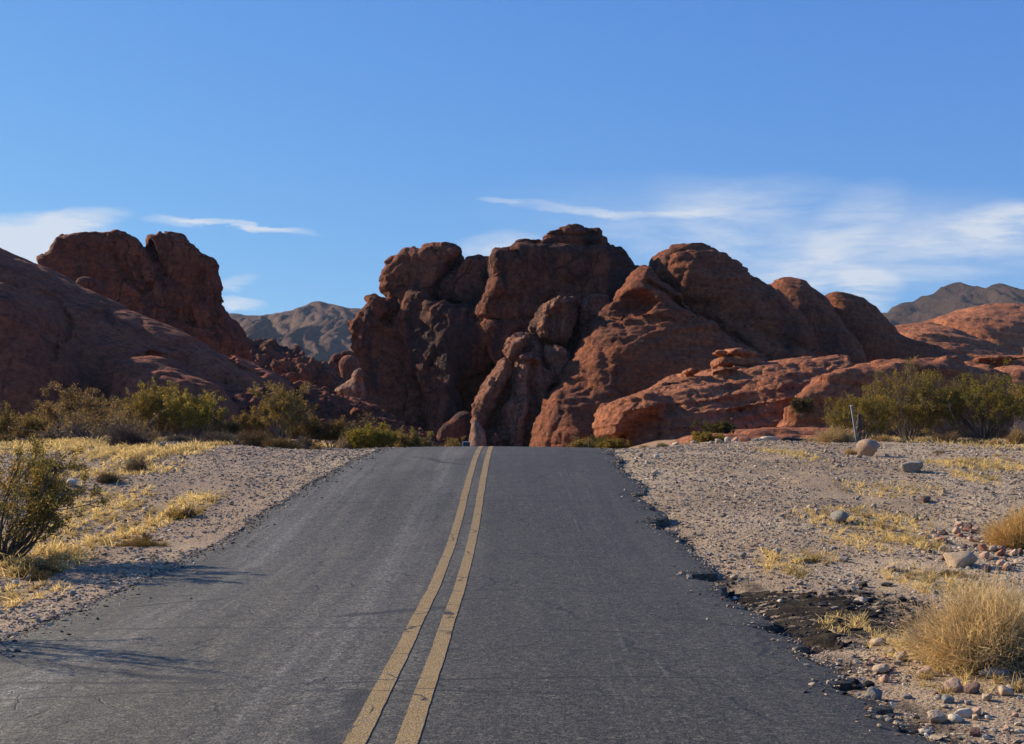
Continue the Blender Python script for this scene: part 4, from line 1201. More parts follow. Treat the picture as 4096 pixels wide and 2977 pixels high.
def branch(par, per, t0, t1, lf, rng, spread, npt, lpar, up=0.1):
    m, n, _ = par.shape
    q = np.repeat(np.arange(m), per)
    t = rng.uniform(t0, t1, len(q)) * (n - 1)
    i = np.minimum(t.astype(int), n - 2); f = t - i
    base = par[q, i] * (1 - f)[:, None] + par[q, i + 1] * f[:, None]
    d = par[q, i + 1] - par[q, i]
    d /= np.linalg.norm(d, axis=1, keepdims=True)
    d = d + rng.normal(0, spread, d.shape); d[:, 2] += up
    d /= np.linalg.norm(d, axis=1, keepdims=True)
    L = lpar[q] * lf * rng.uniform(0.6, 1.3, len(q)) * (1.15 - 0.5 * t / (n - 1))
    return curve(base, d, L, npt, rng, 0.1), L


def leafquads(C, rng, size, aspect=2.0):
    m = len(C)
    d = rng.normal(0, 1, (m, 3)); d[:, 2] += 0.4; d /= np.linalg.norm(d, axis=1, keepdims=True)
    e = np.cross(d, rng.normal(0, 1, (m, 3))); e /= np.maximum(np.linalg.norm(e, axis=1, keepdims=True), 1e-6)
    s = size * rng.uniform(0.6, 1.5, m)[:, None]
    V = np.stack([C - d * s * 0.5, C + e * s / aspect * 0.5, C + d * s * 0.5, C - e * s / aspect * 0.5], 1)
    return V.reshape(-1, 3), np.arange(m * 4).reshape(m, 4)


M_leaf = mat_leaf("creosote leaf", 0.45)
M_straw = mat_leaf("dry straw", 0.5)
M_twig = mat_tint("shrub twig", 0.85)


def creosote(name, label, u, v, vtop, wpx, Y, col=(0.115, 0.115, 0.018), stem=(0.13, 0.105, 0.08), dens=1.0, leaf=0.035, seed=0, group="creosote bushes",
             nstem=18, bare=0.30, lean=0.0, cat="bush", zoff=0.0, zbase=None, dead=0.0, splay=1.0):
    rng = np.random.default_rng(1000 + seed)
    x, _ = at(u, v, Y)
    zb = float(terrain(x, Y)) - 0.03 if zbase is None else zbase
    ztop = at(u, vtop, Y)[1]
    H = ztop - zb
    Wd = wpx * 1.2 / 4 / FPX * Y / 2
    nstem = int(nstem * 1.3)
    root = empty(name, (x, Y, zb))
    tag(root, label, cat, group)
    az = rng.uniform(0, 2 * math.pi, nstem)
    inc = np.arctan2(Wd * rng.uniform(0.1, 1.0, nstem) ** 0.7, H * 0.8) * splay
    dirs = np.stack([np.sin(inc) * np.cos(az) + lean, np.sin(inc) * np.sin(az) * 0.9, np.cos(inc)], 1)
    dirs /= np.linalg.norm(dirs, axis=1, keepdims=True)
    # reach of each stem: an uneven ellipsoid
    ell = 1 / np.sqrt((dirs[:, 0] ** 2 + dirs[:, 1] ** 2) / Wd ** 2 + dirs[:, 2] ** 2 / H ** 2)
    L = ell * rng.uniform(0.78, 1.06, nstem)
    base = np.stack([np.cos(az) * 0.06, np.sin(az) * 0.06, az * 0], 1) * rng.uniform(0.2, 1.6, (nstem, 1))
    st = curve(base, dirs, L, 7, rng, 0.09, 0.02)
    b1, l1 = branch(st, 6, 0.28, 0.98, 0.36, rng, 0.42, 5, L, 0.12)
    b2, l2 = branch(b1, 5, 0.25, 1.0, 0.5, rng, 0.45, 4, l1, 0.12)
    r0 = 0.006 + 0.006 * H
    parts = []
    parts.append(tubes(st, r0 * np.linspace(1, 0.35, 7)[None] * rng.uniform(.6, 1.2, (nstem, 1)), 5))
    parts.append(tubes(b1, np.full((len(b1), 1), r0 * 0.38) * np.linspace(1, 0.4, 5)[None], 3))
    parts.append(tubes(b2, np.full((len(b2), 1), r0 * 0.2) * np.linspace(1, 0.5, 4)[None], 3))
    V = []; F = []; off = 0
    for a, f in parts:
        V.append(a); F.append(f + off); off += len(a)
    V = np.concatenate(V)
    tc = np.array(stem)[None] * (0.75 + 0.5 * rng.random((len(V), 1)))
    obj("stems", mesh_np("stems", V, np.concatenate(F), True, M_twig, tc), root)
    # leaves on the twigs, thicker outside
    n = int(15000 * dens)
    if n > 0:
        clump = rng.random(len(b2)) ** 1.5 + 0.05
        hz = b2[:, -1, 2] / H
        rr = np.hypot(b2[:, -1, 0] / Wd, b2[:, -1, 1] / Wd)
        clump *= np.clip((np.hypot(hz, rr) - bare) * 2.5, 0.02, 1)
        q = rng.choice(len(b2), n, p=clump / clump.sum())
        t = rng.uniform(0.2, 1.0, n) * 3
        i = np.minimum(t.astype(int), 2); f = (t - i)[:, None]
        C = b2[q, i] * (1 - f) + b2[q, i + 1] * f + rng.normal(0, leaf * 0.9, (n, 3))
        LV, LF = leafquads(C, rng, leaf, 1.9)
        br = rng.random(len(b2))[q]
        c = np.array(col)[None] * (0.7 + 0.7 * rng.random((n, 1)))
        yel = (br > 0.72)[:, None]
        c = np.where(yel, c * np.array([1.5, 1.22, 1.0]), c)
        brown = (rng.random(n) < 0.2 + dead)[:, None]
        c = np.where(brown, np.array([0.20, 0.125, 0.045])[None] * (0.6 + 0.6 * rng.random((n, 1))), c)
        obj("foliage", mesh_np("foliage", LV, LF, False, M_leaf, np.repeat(c, 4, 0)), root)
    return root


def straw(name, label, u, v, vtop, wpx, Y, col=(0.44, 0.31, 0.13), n=1500, wid=0.004, seed=0, group="dry straw bushes", cat="dry bush", wood=(0.10, 0.075, 0.05),
          fuzz=0.5, loc=None, upright=0.0, sub=0):
    """dry grassy bush: a dome of thin stems over a small woody base"""
    rng = np.random.default_rng(3000 + seed)
    if loc is None:
        x, _ = at(u, v, Y)
    else:
        x, Y = loc
    zb = float(terrain(x, Y)) - 0.02
    H = max(at(u, vtop, Y)[1] - zb, 0.06)
    Wd = wpx / 4 / FPX * Y / 2
    root = empty(name, (x, Y, zb))
    tag(root, label, cat, group)
    az = rng.uniform(0, 2 * math.pi, n)
    s = rng.random(n) ** 0.6 * (1 - upright * 0.6)
    inc = s * math.radians(82)
    dirs = np.stack([np.sin(inc) * np.cos(az), np.sin(inc) * np.sin(az), np.cos(inc)], 1)
    ell = 1 / np.sqrt((dirs[:, 0] ** 2 + dirs[:, 1] ** 2) / Wd ** 2 + dirs[:, 2] ** 2 / H ** 2)
    lump = (0.82 + 0.36 * noise3(dirs * 2.2 + seed * 3.1, 5)) * np.where(rng.random(n) < .07, 1.25, 1.0)
    L = ell * rng.uniform(0.55, 1.0, n) ** 0.6 * lump
    base = np.stack([np.cos(az) * Wd, np.sin(az) * Wd, az * 0], 1) * (rng.random((n, 1)) ** 0.7) * 0.30
    if sub:      # several tufts growing side by side
        cx = rng.normal(0, .5, (sub, 2)) * Wd; hs = rng.uniform(.35, 1.0, sub)
        q = rng.integers(0, sub, n)
        base[:, :2] = base[:, :2] * .5 + cx[q]; base[:, 1] *= .8
        L = L * 0.75 * hs[q]
        zz = terrain(x + base[:, 0], Y + base[:, 1]) - zb - 0.02
        base[:, 2] = np.clip(zz, -.2, .2)
        dd = dirs * L[:, None]
    else:
        dd = dirs * L[:, None] - base * 0.7
    l2 = np.linalg.norm(dd, axis=1)
    st = curve(base, dd / l2[:, None], l2, 5, rng, 0.10, 0.0, 0.06)
    rad = wid * np.linspace(1, 0.35, 5)[None] * rng.uniform(0.6, 1.3, (n, 1)) * 0.5
    V1, F1 = tubes(st, rad, 3)
    k1 = np.repeat(np.array(col)[None] * (0.5 + 0.8 * rng.random((n, 1))), 15, 0)
    # side sprays
    m = int(n * fuzz)
    q = rng.integers(0, n, m)
    b, lb = branch(st[q], 1, 0.35, 0.98, 0.28, rng, 0.4, 3, l2[q], 0.15)
    V2, F2 = tubes(b, np.full((m, 1), wid * 0.32) * np.linspace(1, 0.5, 3)[None], 3)
    k2 = np.repeat(np.array(col)[None] * (0.8 + 0.6 * rng.random((m, 1))), 9, 0)
    V = np.concatenate([V1, V2]); F = np.concatenate([F1, F2 + len(V1)])
    obj("dry_stalks", mesh_np("dry_stalks", V, F, True, M_straw, np.concatenate([k1, k2])), root)
    # woody base
    w = 26
    a2 = rng.uniform(0, 2 * math.pi, w); i2 = rng.random(w) * 1.35
    d2 = np.stack([np.sin(i2) * np.cos(a2), np.sin(i2) * np.sin(a2), np.cos(i2)], 1)
    wl = 0.5 / np.sqrt((d2[:, 0] ** 2 + d2[:, 1] ** 2) / Wd ** 2 + d2[:, 2] ** 2 / H ** 2)
    ws = curve(np.zeros((w, 3)), d2, wl, 5, rng, 0.14)
    wb, _ = branch(ws, 4, 0.2, 1, 0.45, rng, 0.5, 4, wl, 0.1)
    Va, Fa = tubes(ws, np.full((w, 1), wid * 1.3) * np.linspace(1, .5, 5)[None], 4)
    Vb, Fb = tubes(wb, np.full((len(wb), 1), wid * 0.7) * np.linspace(1, .5, 4)[None], 3)
    VV = np.concatenate([Va, Vb])
    obj("woody_base", mesh_np("woody_base", VV, np.concatenate([Fa, Fb + len(Va)]), True, M_twig, np.array(wood)[None] * (0.7 + 0.6 * rng.random((len(VV), 1)))), root)
    return root


GREEN = (0.21, 0.165, 0.042); OLIVE = (0.21, 0.155, 0.050); DULL = (0.19, 0.138, 0.062); BRIGHT = (0.26, 0.215, 0.045)
TAN = (0.54, 0.39, 0.19); GREY = (0.32, 0.26, 0.20); DGREY = (0.18, 0.14, 0.125); PALE = (0.56, 0.45, 0.28); GOLD = (0.76, 0.56, 0.26)


def plants():
    # left of the road, near to far
    gx, gy = ground_at(40, 2250)
    creosote("creosote_bush", "large twiggy half-bare bush cut off by the left edge, nearest on the left verge", -10, 2257, 1765, 560, gy, (0.26, 0.205, 0.055), (0.09, 0.07, 0.055), 1.6, 0.027, 1, nstem=28, bare=0.4, splay=1.25)
    creosote("creosote_bush", "bush just outside the left edge whose shadow streaks over the near road", -570, 2500, 1560, 520, 9.7, OLIVE, (0.085, 0.065, 0.05), 0.06, 0.035, 2, nstem=8, bare=0.3)
    creosote("creosote_bush", "yellow-green bush at the left edge, foot of the slickrock slope", 50, 1756, 1648, 210, 42, OLIVE, dens=.7, leaf=.05, seed=3)
    creosote("creosote_bush", "tall spreading brown-green bush third from the left edge, under the slickrock slope", 290, 1778, 1572, 340, 39, DULL, dens=.9, leaf=.048, seed=4, dead=.2)
    creosote("creosote_bush", "half-dead grey bush with long bare arching branches, before the tall brown-green one", 380, 1792, 1640, 420, 34, DULL, (0.17, 0.14, 0.12), .25, .045, 5, bare=.5, splay=1.2, nstem=26)
    creosote("creosote_bush", "narrow tall green bush with bare tips, left of the brightest green bush", 610, 1748, 1545, 230, 41, GREEN, dens=.9, leaf=.05, seed=6)
    creosote("creosote_bush", "brightest yellow-green bush on the left, with one long leaning limb to its right", 775, 1745, 1572, 270, 40, BRIGHT, dens=1.1, leaf=.05, seed=7, lean=0.1)
    creosote("creosote_bush", "wide olive bush standing alone right of the brightest one, below the rubble slope", 1120, 1745, 1560, 290, 43, OLIVE, (0.18, 0.15, 0.12), 1.0, .05, 8)
    creosote("creosote_bush", "brownish bush behind the pale dry ones, between two green bushes", 440, 1735, 1600, 170, 44, DULL, dens=.7, leaf=.05, seed=9, dead=.3)
    creosote("creosote_bush", "low rusty-brown bush right of the wide olive bush", 1325, 1772, 1688, 150, 44, (0.12, 0.085, 0.03), dens=.6, leaf=.05, seed=10, dead=.35)
    creosote("dead_bush", "bare dark twiggy bush against the foot of the monolith's shadow", 1440, 1740, 1668, 130, 52, DULL, (0.10, 0.08, 0.07), .12, .05, 11, group=None, dead=.5)
    creosote("creosote_bush", "round dense green bush at the left edge of the road's crest", 1490, 1822, 1712, 190, 37, (0.17, 0.15, 0.028), dens=1.2, leaf=.042, seed=12, bare=0.1, nstem=26, splay=1.1)
    creosote("creosote_bush", "low olive bush beyond the round one beside the crest", 1650, 1810, 1735, 170, 43, OLIVE, dens=.8, leaf=.05, seed=13, bare=.1)
    creosote("creosote_bush", "small olive bush left of the little roadside sign", 1822, 1805, 1753, 80, 50, OLIVE, dens=.4, leaf=.05, seed=14, bare=.1)
    straw("dry_bush", "dark grey mounded bush at the foot of the half-dead bush", 515, 1832, 1695, 290, 30.5, DGREY, 1400, .010, 1, "dry grey bushes", "dry bush", (0.05, 0.04, 0.035), .9)
    straw("dry_bush", "small tan bush between the dark grey mound and the brightest green bush", 600, 1775, 1712, 95, 35, TAN, 700, .012, 2)
    straw("dry_bush", "low grey bush under the brightest green bush", 712, 1782, 1722, 150, 34, GREY, 900, .011, 3, "dry grey bushes")
    straw("dry_bush", "pale grey bush, widest of the low ones left of the wide olive bush", 865, 1795, 1698, 220, 33.5, (0.28, 0.23, 0.17), 1000, .012, 4, "dry grey bushes")
    straw("dry_bush", "dark grey low bush in front of the pale grey one", 935, 1797, 1745, 120, 32, DGREY, 700, .011, 5, "dry grey bushes", "dry bush", (0.05, 0.04, 0.035))
    straw("dry_bush", "rounded tan-brown bush below the wide olive bush", 1035, 1812, 1692, 190, 32, (0.30, 0.21, 0.11), 1300, .011, 6)
    straw("dry_bush", "blond low bush with a dark foot, right neighbour of the tan-brown one", 1125, 1818, 1732, 190, 30.5, (0.36, 0.25, 0.11), 1100, .010, 7)
    straw("dry_bush", "small blond tuft on the yellow strip by the crest's left side", 1265, 1812, 1770, 80, 31, (0.38, 0.27, 0.12), 500, .010, 8)
    straw("dry_bush", "pale blond tuft behind the yellow strip, left of the round green bush", 1375, 1795, 1735, 90, 37, PALE, 600, .011, 9)
    straw("dry_bush", "grey bush beside the near left bush, upper one of a pair", 185, 1925, 1815, 190, 23, (0.22, 0.185, 0.15), 1100, .008, 10, "dry grey bushes")
    straw("dry_bush", "pale grey bush beside the near left bush, lower one of a pair", 205, 1990, 1880, 200, 20.5, (0.27, 0.23, 0.19), 1000, .007, 11, "dry grey bushes")
    straw("dry_bush", "small tan-grey bush above the pale grey pair on the left bank", 306, 1918, 1845, 140, 24, (0.32, 0.25, 0.16), 700, .008, 12)
    straw("dry_bush", "lower of two small round tan bushes on the left bank, casting a shadow", 433, 1955, 1868, 130, 21.5, (0.34, 0.25, 0.14), 700, .007, 13)
    straw("dry_bush", "small round tan bush on the left bank casting a long shadow, upper of two", 548, 1898, 1818, 140, 23.5, (0.32, 0.24, 0.14), 700, .008, 14)
    gx, gy = ground_at(750, 2070)
    straw("grass_clump", "bright yellow grass clump alone on the left verge near the road", 750, 2075, 1990, 170, gy, (0.52, 0.36, 0.10), 1500, .006, 15, "yellow grass clumps", "grass clump", fuzz=.4, upright=.2, sub=9)
    gx, gy = ground_at(620, 2180)
    straw("grass_clump", "straggly yellow grass clump near the road, below the bright one", 580, 2185, 2090, 200, gy, (0.50, 0.35, 0.12), 700, .005, 16, "yellow grass clumps", "grass clump", upright=.3, sub=8)
    gx, gy = ground_at(140, 2300)
    straw("grass_clump", "long shaded straw-coloured grass under the near left bush", 150, 2305, 2195, 330, gy, (0.33, 0.25, 0.11), 2600, .005, 17, "yellow grass clumps", "grass clump", upright=.4, sub=10)
    r2 = np.random.default_rng(77)
    for i, (u, v, top, w, Y, kind, lab) in enumerate([
        (130, 1765, 1665, 150, 43, 'o', 'olive bush second from the left edge, under the slickrock slope'),
        (215, 1785, 1700, 150, 37, 'g', 'grey twiggy bush left of the half-dead bush'),
        (120, 1800, 1740, 130, 33, 'g', 'low grey bush at the left edge before the olive ones'),
        (30, 1790, 1725, 120, 35, 't', 'tan bush at the very left edge behind the near twiggy bush'),
        (455, 1765, 1650, 190, 40, 'd', 'dull brown bush left of the narrow tall green bush'),
        (520, 1752, 1610, 150, 43, 'o', 'olive bush just behind the dull brown one'),
        (690, 1760, 1600, 170, 42, 'o', 'olive bush filling between the narrow tall and the brightest green bush'),
        (890, 1765, 1690, 130, 39, 'd', 'dull bush in the gap right of the brightest green bush'),
        (965, 1775, 1720, 120, 38, 't', 'tan bush left of the wide olive bush'),
        (1010, 1760, 1650, 130, 44, 'o', 'olive bush touching the left of the wide olive bush'),
        (1215, 1765, 1660, 150, 44, 'd', 'dull brown bush touching the right of the wide olive bush'),
        (1215, 1795, 1745, 120, 35, 'g', 'grey bush above the yellow strip, under the dark fallen limb'),
        (1420, 1785, 1715, 110, 42, 'o', 'olive bush half hidden by the round green one at the crest'),
        (1560, 1800, 1722, 130, 44, 'o', 'olive bush between the round green bush and the low one beyond'),
        (1720, 1805, 1752, 110, 47, 't', 'tan bush on the far side of the crest, left of the small olive one'),
        (1770, 1806, 1770, 80, 44, 't', 'low straw bush beside the road at the crest, left of the little sign')]):
        if kind in 'od':
            creosote("creosote_bush", lab, u, v, top, w, Y, OLIVE if kind == 'o' else DULL, (0.15, 0.125, 0.10), .6, .05, 200 + i, bare=.2, dead=.1 if kind == 'o' else .3)
        else:
            straw("dry_bush", lab, u, v, top, w, Y, (0.24, 0.19, 0.14) if kind == 'g' else (0.40, 0.29, 0.14), 900, .012, 200 + i, "dry grey bushes" if kind == 'g' else "dry straw bushes")
    for i, (u, v, top, w, Y, lab) in enumerate([
        (3250, 1800, 1750, 110, 33.5, 'pale straw tuft just left of the blond rounded bush'),
        (3300, 1822, 1778, 80, 30.5, 'pale straw tuft in front of the blond rounded bush'),
        (3600, 1800, 1752, 120, 32.5, 'pale straw tuft below the tallest green bush, right of the boulder'),
        (3690, 1790, 1735, 110, 33.5, 'straw tuft at the foot of the tallest green bush, on its right'),
        (3980, 1800, 1745, 120, 32.5, 'pale straw bush below the broad green bush'),
        (4000, 1880, 1835, 100, 26.5, 'lone straw tuft on the gravel near the right edge'),
        (3820, 1835, 1795, 80, 29.5, 'straw tuft at the back of the yellow grass near the right edge'),
        (2740, 1800, 1772, 100, 37.5, 'low straw tuft right of the pair before the layered outcrop')]):
        straw("dry_bush", lab, u, v, top, w, Y, (0.68, 0.52, 0.28), 600, .011, 240 + i)
    # right of the road
    straw("dry_bush", "blond rounded bush left of the steel post", 3345, 1812, 1684, 215, 31.5, (0.68, 0.52, 0.28), 1300, .010, 21)
    straw("dry_bush", "small blond tuft hugging the left side of the big boulder", 3405, 1850, 1788, 85, 27.5, (0.70, 0.52, 0.25), 600, .008, 22)
    creosote("creosote_bush", "olive bush behind the steel post, leftmost of the large green bushes", 3450, 1772, 1590, 300, 36, (0.19, 0.152, 0.03), dens=1.0, leaf=.044, seed=21, bare=.15, nstem=26)
    creosote("creosote_bush", "tallest green bush, middle of the large group right of the steel post", 3645, 1775, 1488, 400, 38, GREEN, dens=1.45, leaf=.045, seed=22, bare=.12, nstem=32)
    creosote("creosote_bush", "broad green bush with dark bare lower limbs at the right edge", 3935, 1790, 1502, 480, 36.5, (0.19, 0.16, 0.03), (0.09, 0.07, 0.055), 1.6, .043, 23, bare=.3, nstem=36)
    creosote("creosote_bush", "green bush mostly cut off by the right edge", 4210, 1780, 1520, 330, 39, GREEN, dens=1.0, leaf=.05, seed=24, bare=.15)
    straw("dry_bush", "low tan bush at the foot of the tallest green bush", 3530, 1778, 1730, 130, 34, TAN, 700, .011, 24)
    straw("dry_bush", "tan bush filling the gap between the tallest and the broad green bush", 3775, 1785, 1710, 150, 34, (0.36, 0.26, 0.14), 1000, .011, 25)
    straw("dry_bush", "tan bush at the right edge in front of the broad green bush", 4075, 1792, 1705, 120, 33, TAN, 900, .011, 26)
    straw("dry_bush", "grey low bush under the broad green bush", 3880, 1795, 1745, 170, 33, (0.22, 0.18, 0.13), 800, .011, 27, "dry grey bushes")
    straw("dry_bush", "small blond tuft on the gravel right of the big boulder", 3755, 1855, 1815, 80, 28, (0.42, 0.31, 0.15), 500, .008, 28)
    straw("dry_bush", "big blond bush with dark woody base in the lower right corner", 3965, 2690, 2235, 760, 8.3, (0.80, 0.64, 0.37), 4200, .0052, 31, fuzz=1.0)
    gx, gy = ground_at(4070, 2185)
    straw("dry_bush", "golden bush cut by the right edge above the red stones", 4085, 2195, 1975, 360, gy, GOLD, 2400, .006, 32, fuzz=1.0)
    gx, gy = ground_at(3242, 2250)
    straw("grass_clump", "tiny olive tuft on the gravel beside the broken road edge", 3240, 2258, 2222, 90, gy, (0.30, 0.21, 0.06), 500, .005, 33, "yellow grass clumps", "grass clump")
    gx, gy = ground_at(3560, 2300)
    straw("grass_clump", "thin straw clump in front of the half-hidden grey boulder", 3800, 2345, 2260, 200, gy, (0.40, 0.30, 0.14), 700, .005, 34, "yellow grass clumps", "grass clump", upright=.3, sub=8)
    # along the far edge of the gravel and beyond the crest
    creosote("creosote_bush", "small olive bush just beyond the crest, left of the wooden stake", 2325, 1815, 1762, 90, 44, OLIVE, dens=.5, leaf=.05, seed=31, bare=.1)
    creosote("creosote_bush", "small dark green bush right of the wooden stake", 2402, 1812, 1748, 80, 50, (0.07, 0.075, 0.02), dens=.5, leaf=.05, seed=32, bare=.1)
    creosote("creosote_bush", "mustard bush at the foot of the layered outcrop's nose", 2450, 1815, 1762, 110, 42, (0.19, 0.14, 0.03), dens=.6, leaf=.045, seed=33, bare=.1)
    straw("dry_bush", "blond tuft at the gravel's far edge, left of a pair before the layered outcrop", 2580, 1800, 1768, 80, 38, PALE, 450, .011, 41)
    straw("dry_bush", "blond tuft at the gravel's far edge, right of a pair before the layered outcrop", 2650, 1798, 1768, 100, 39, (0.40, 0.31, 0.16), 500, .011, 42)
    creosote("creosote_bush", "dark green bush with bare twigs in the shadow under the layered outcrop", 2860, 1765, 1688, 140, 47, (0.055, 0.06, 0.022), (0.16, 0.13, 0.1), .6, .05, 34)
    creosote("creosote_bush", "mustard-yellow bush low in front of the layered outcrop's shadow", 2825, 1798, 1738, 130, 41, (0.20, 0.155, 0.04), dens=.7, leaf=.045, seed=35, bare=.1)
    x, z = at(3210, 1655, 55.2)
    creosote("dead_bush", "dark scrubby bush clinging to the knobbly edge of the rounded outcrop", 3210, 1650, 1590, 75, 55.2, (0.05, 0.05, 0.025), (0.1, 0.085, 0.07), .35, .06, 36, group=None, zbase=z - 0.2)


plants()


# ------------------------------------------------------------------ stones
def ico(sub):
    import bmesh
    bm = bmesh.new()
    bmesh.ops.create_icosphere(bm, subdivisions=sub, radius=1)
    V = np.array([v.co[:] for v in bm.verts]); F = np.array([[v.index for v in f.verts] for f in bm.faces])
    bm.free()
    return V, F


ICO1, ICO3, ICO4 = ico(1), ico(3), ico(4)


def stone_mesh(name, seed, col, big=False, mat=None, facets=16, rough=0.16):
    rng = np.random.default_rng(seed)
    V, F = ICO4 if big else ICO3
    V = V.copy()
    # planar chips cut off a ball, then weathered
    for _ in range(facets):
        n = rng.normal(0, 1, 3); n /= np.linalg.norm(n)
        h = rng.uniform(0.5, 0.92)
        d = V @ n - h
        V = V - np.where(d > 0, d * 0.9, 0)[:, None] * n
    V = V * (1 + rough * fbm(V * 1.8 + seed, 3, seed)[:, None] + 0.4 * rough * fbm(V * 6 + seed, 3, seed + 4)[:, None])
    me = mesh_np(name, V, F, True, mat, np.repeat(np.array(col)[None], len(V), 0))
    return me


M_stone = mat_tint("weathered stone", 0.9, 0.6, 25)
COLS = {
    'grey': (0.24, 0.20, 0.155), 'pale': (0.50, 0.41, 0.30), 'tan': (0.37, 0.275, 0.18), 'red': (0.30, 0.125, 0.075), 'pink': (0.40, 0.255, 0.175),
    'dark': (0.085, 0.07, 0.065), 'black': (0.025, 0.022, 0.021), 'brown': (0.135, 0.08, 0.06), 'blue': (0.19, 0.175, 0.15), 'white': (0.62, 0.60, 0.56)}
STONES = {c: [stone_mesh("stone", 50 + i * 7 + sum(map(ord, c)), v, mat=M_stone) for i in range(5)] for c, v in COLS.items()}


def stone(label, u, v, w, h, col, seed, cat="stone", group=None, name="stone", Y=None, sink=0.42, deep=0.9, me=None, rot=None):
    """a single stone sitting at picture point (u, v); w, h in picture units"""
    rng = np.random.default_rng(9000 + seed)
    if Y is None:
        x, Y = ground_at(u, v)
    else:
        x, _ = at(u, v, Y)
    k = Y / FPX / 4
    W, Hh = w * k / 2, h * k / 2 / (1 - sink * .5)
    o = obj(name, me or STONES[col][rng.integers(0, 5)])
    o.scale = (W * 1.05, W * deep, Hh)
    o.rotation_euler = rot or (rng.uniform(-.15, .15), rng.uniform(-.15, .15), rng.uniform(-.7, .7))
    o.location = (x, Y + W * deep * 0.6, float(terrain(x, Y + W * deep * 0.6)) + Hh * (1 - sink))
    tag(o, label, cat, group)
    return o


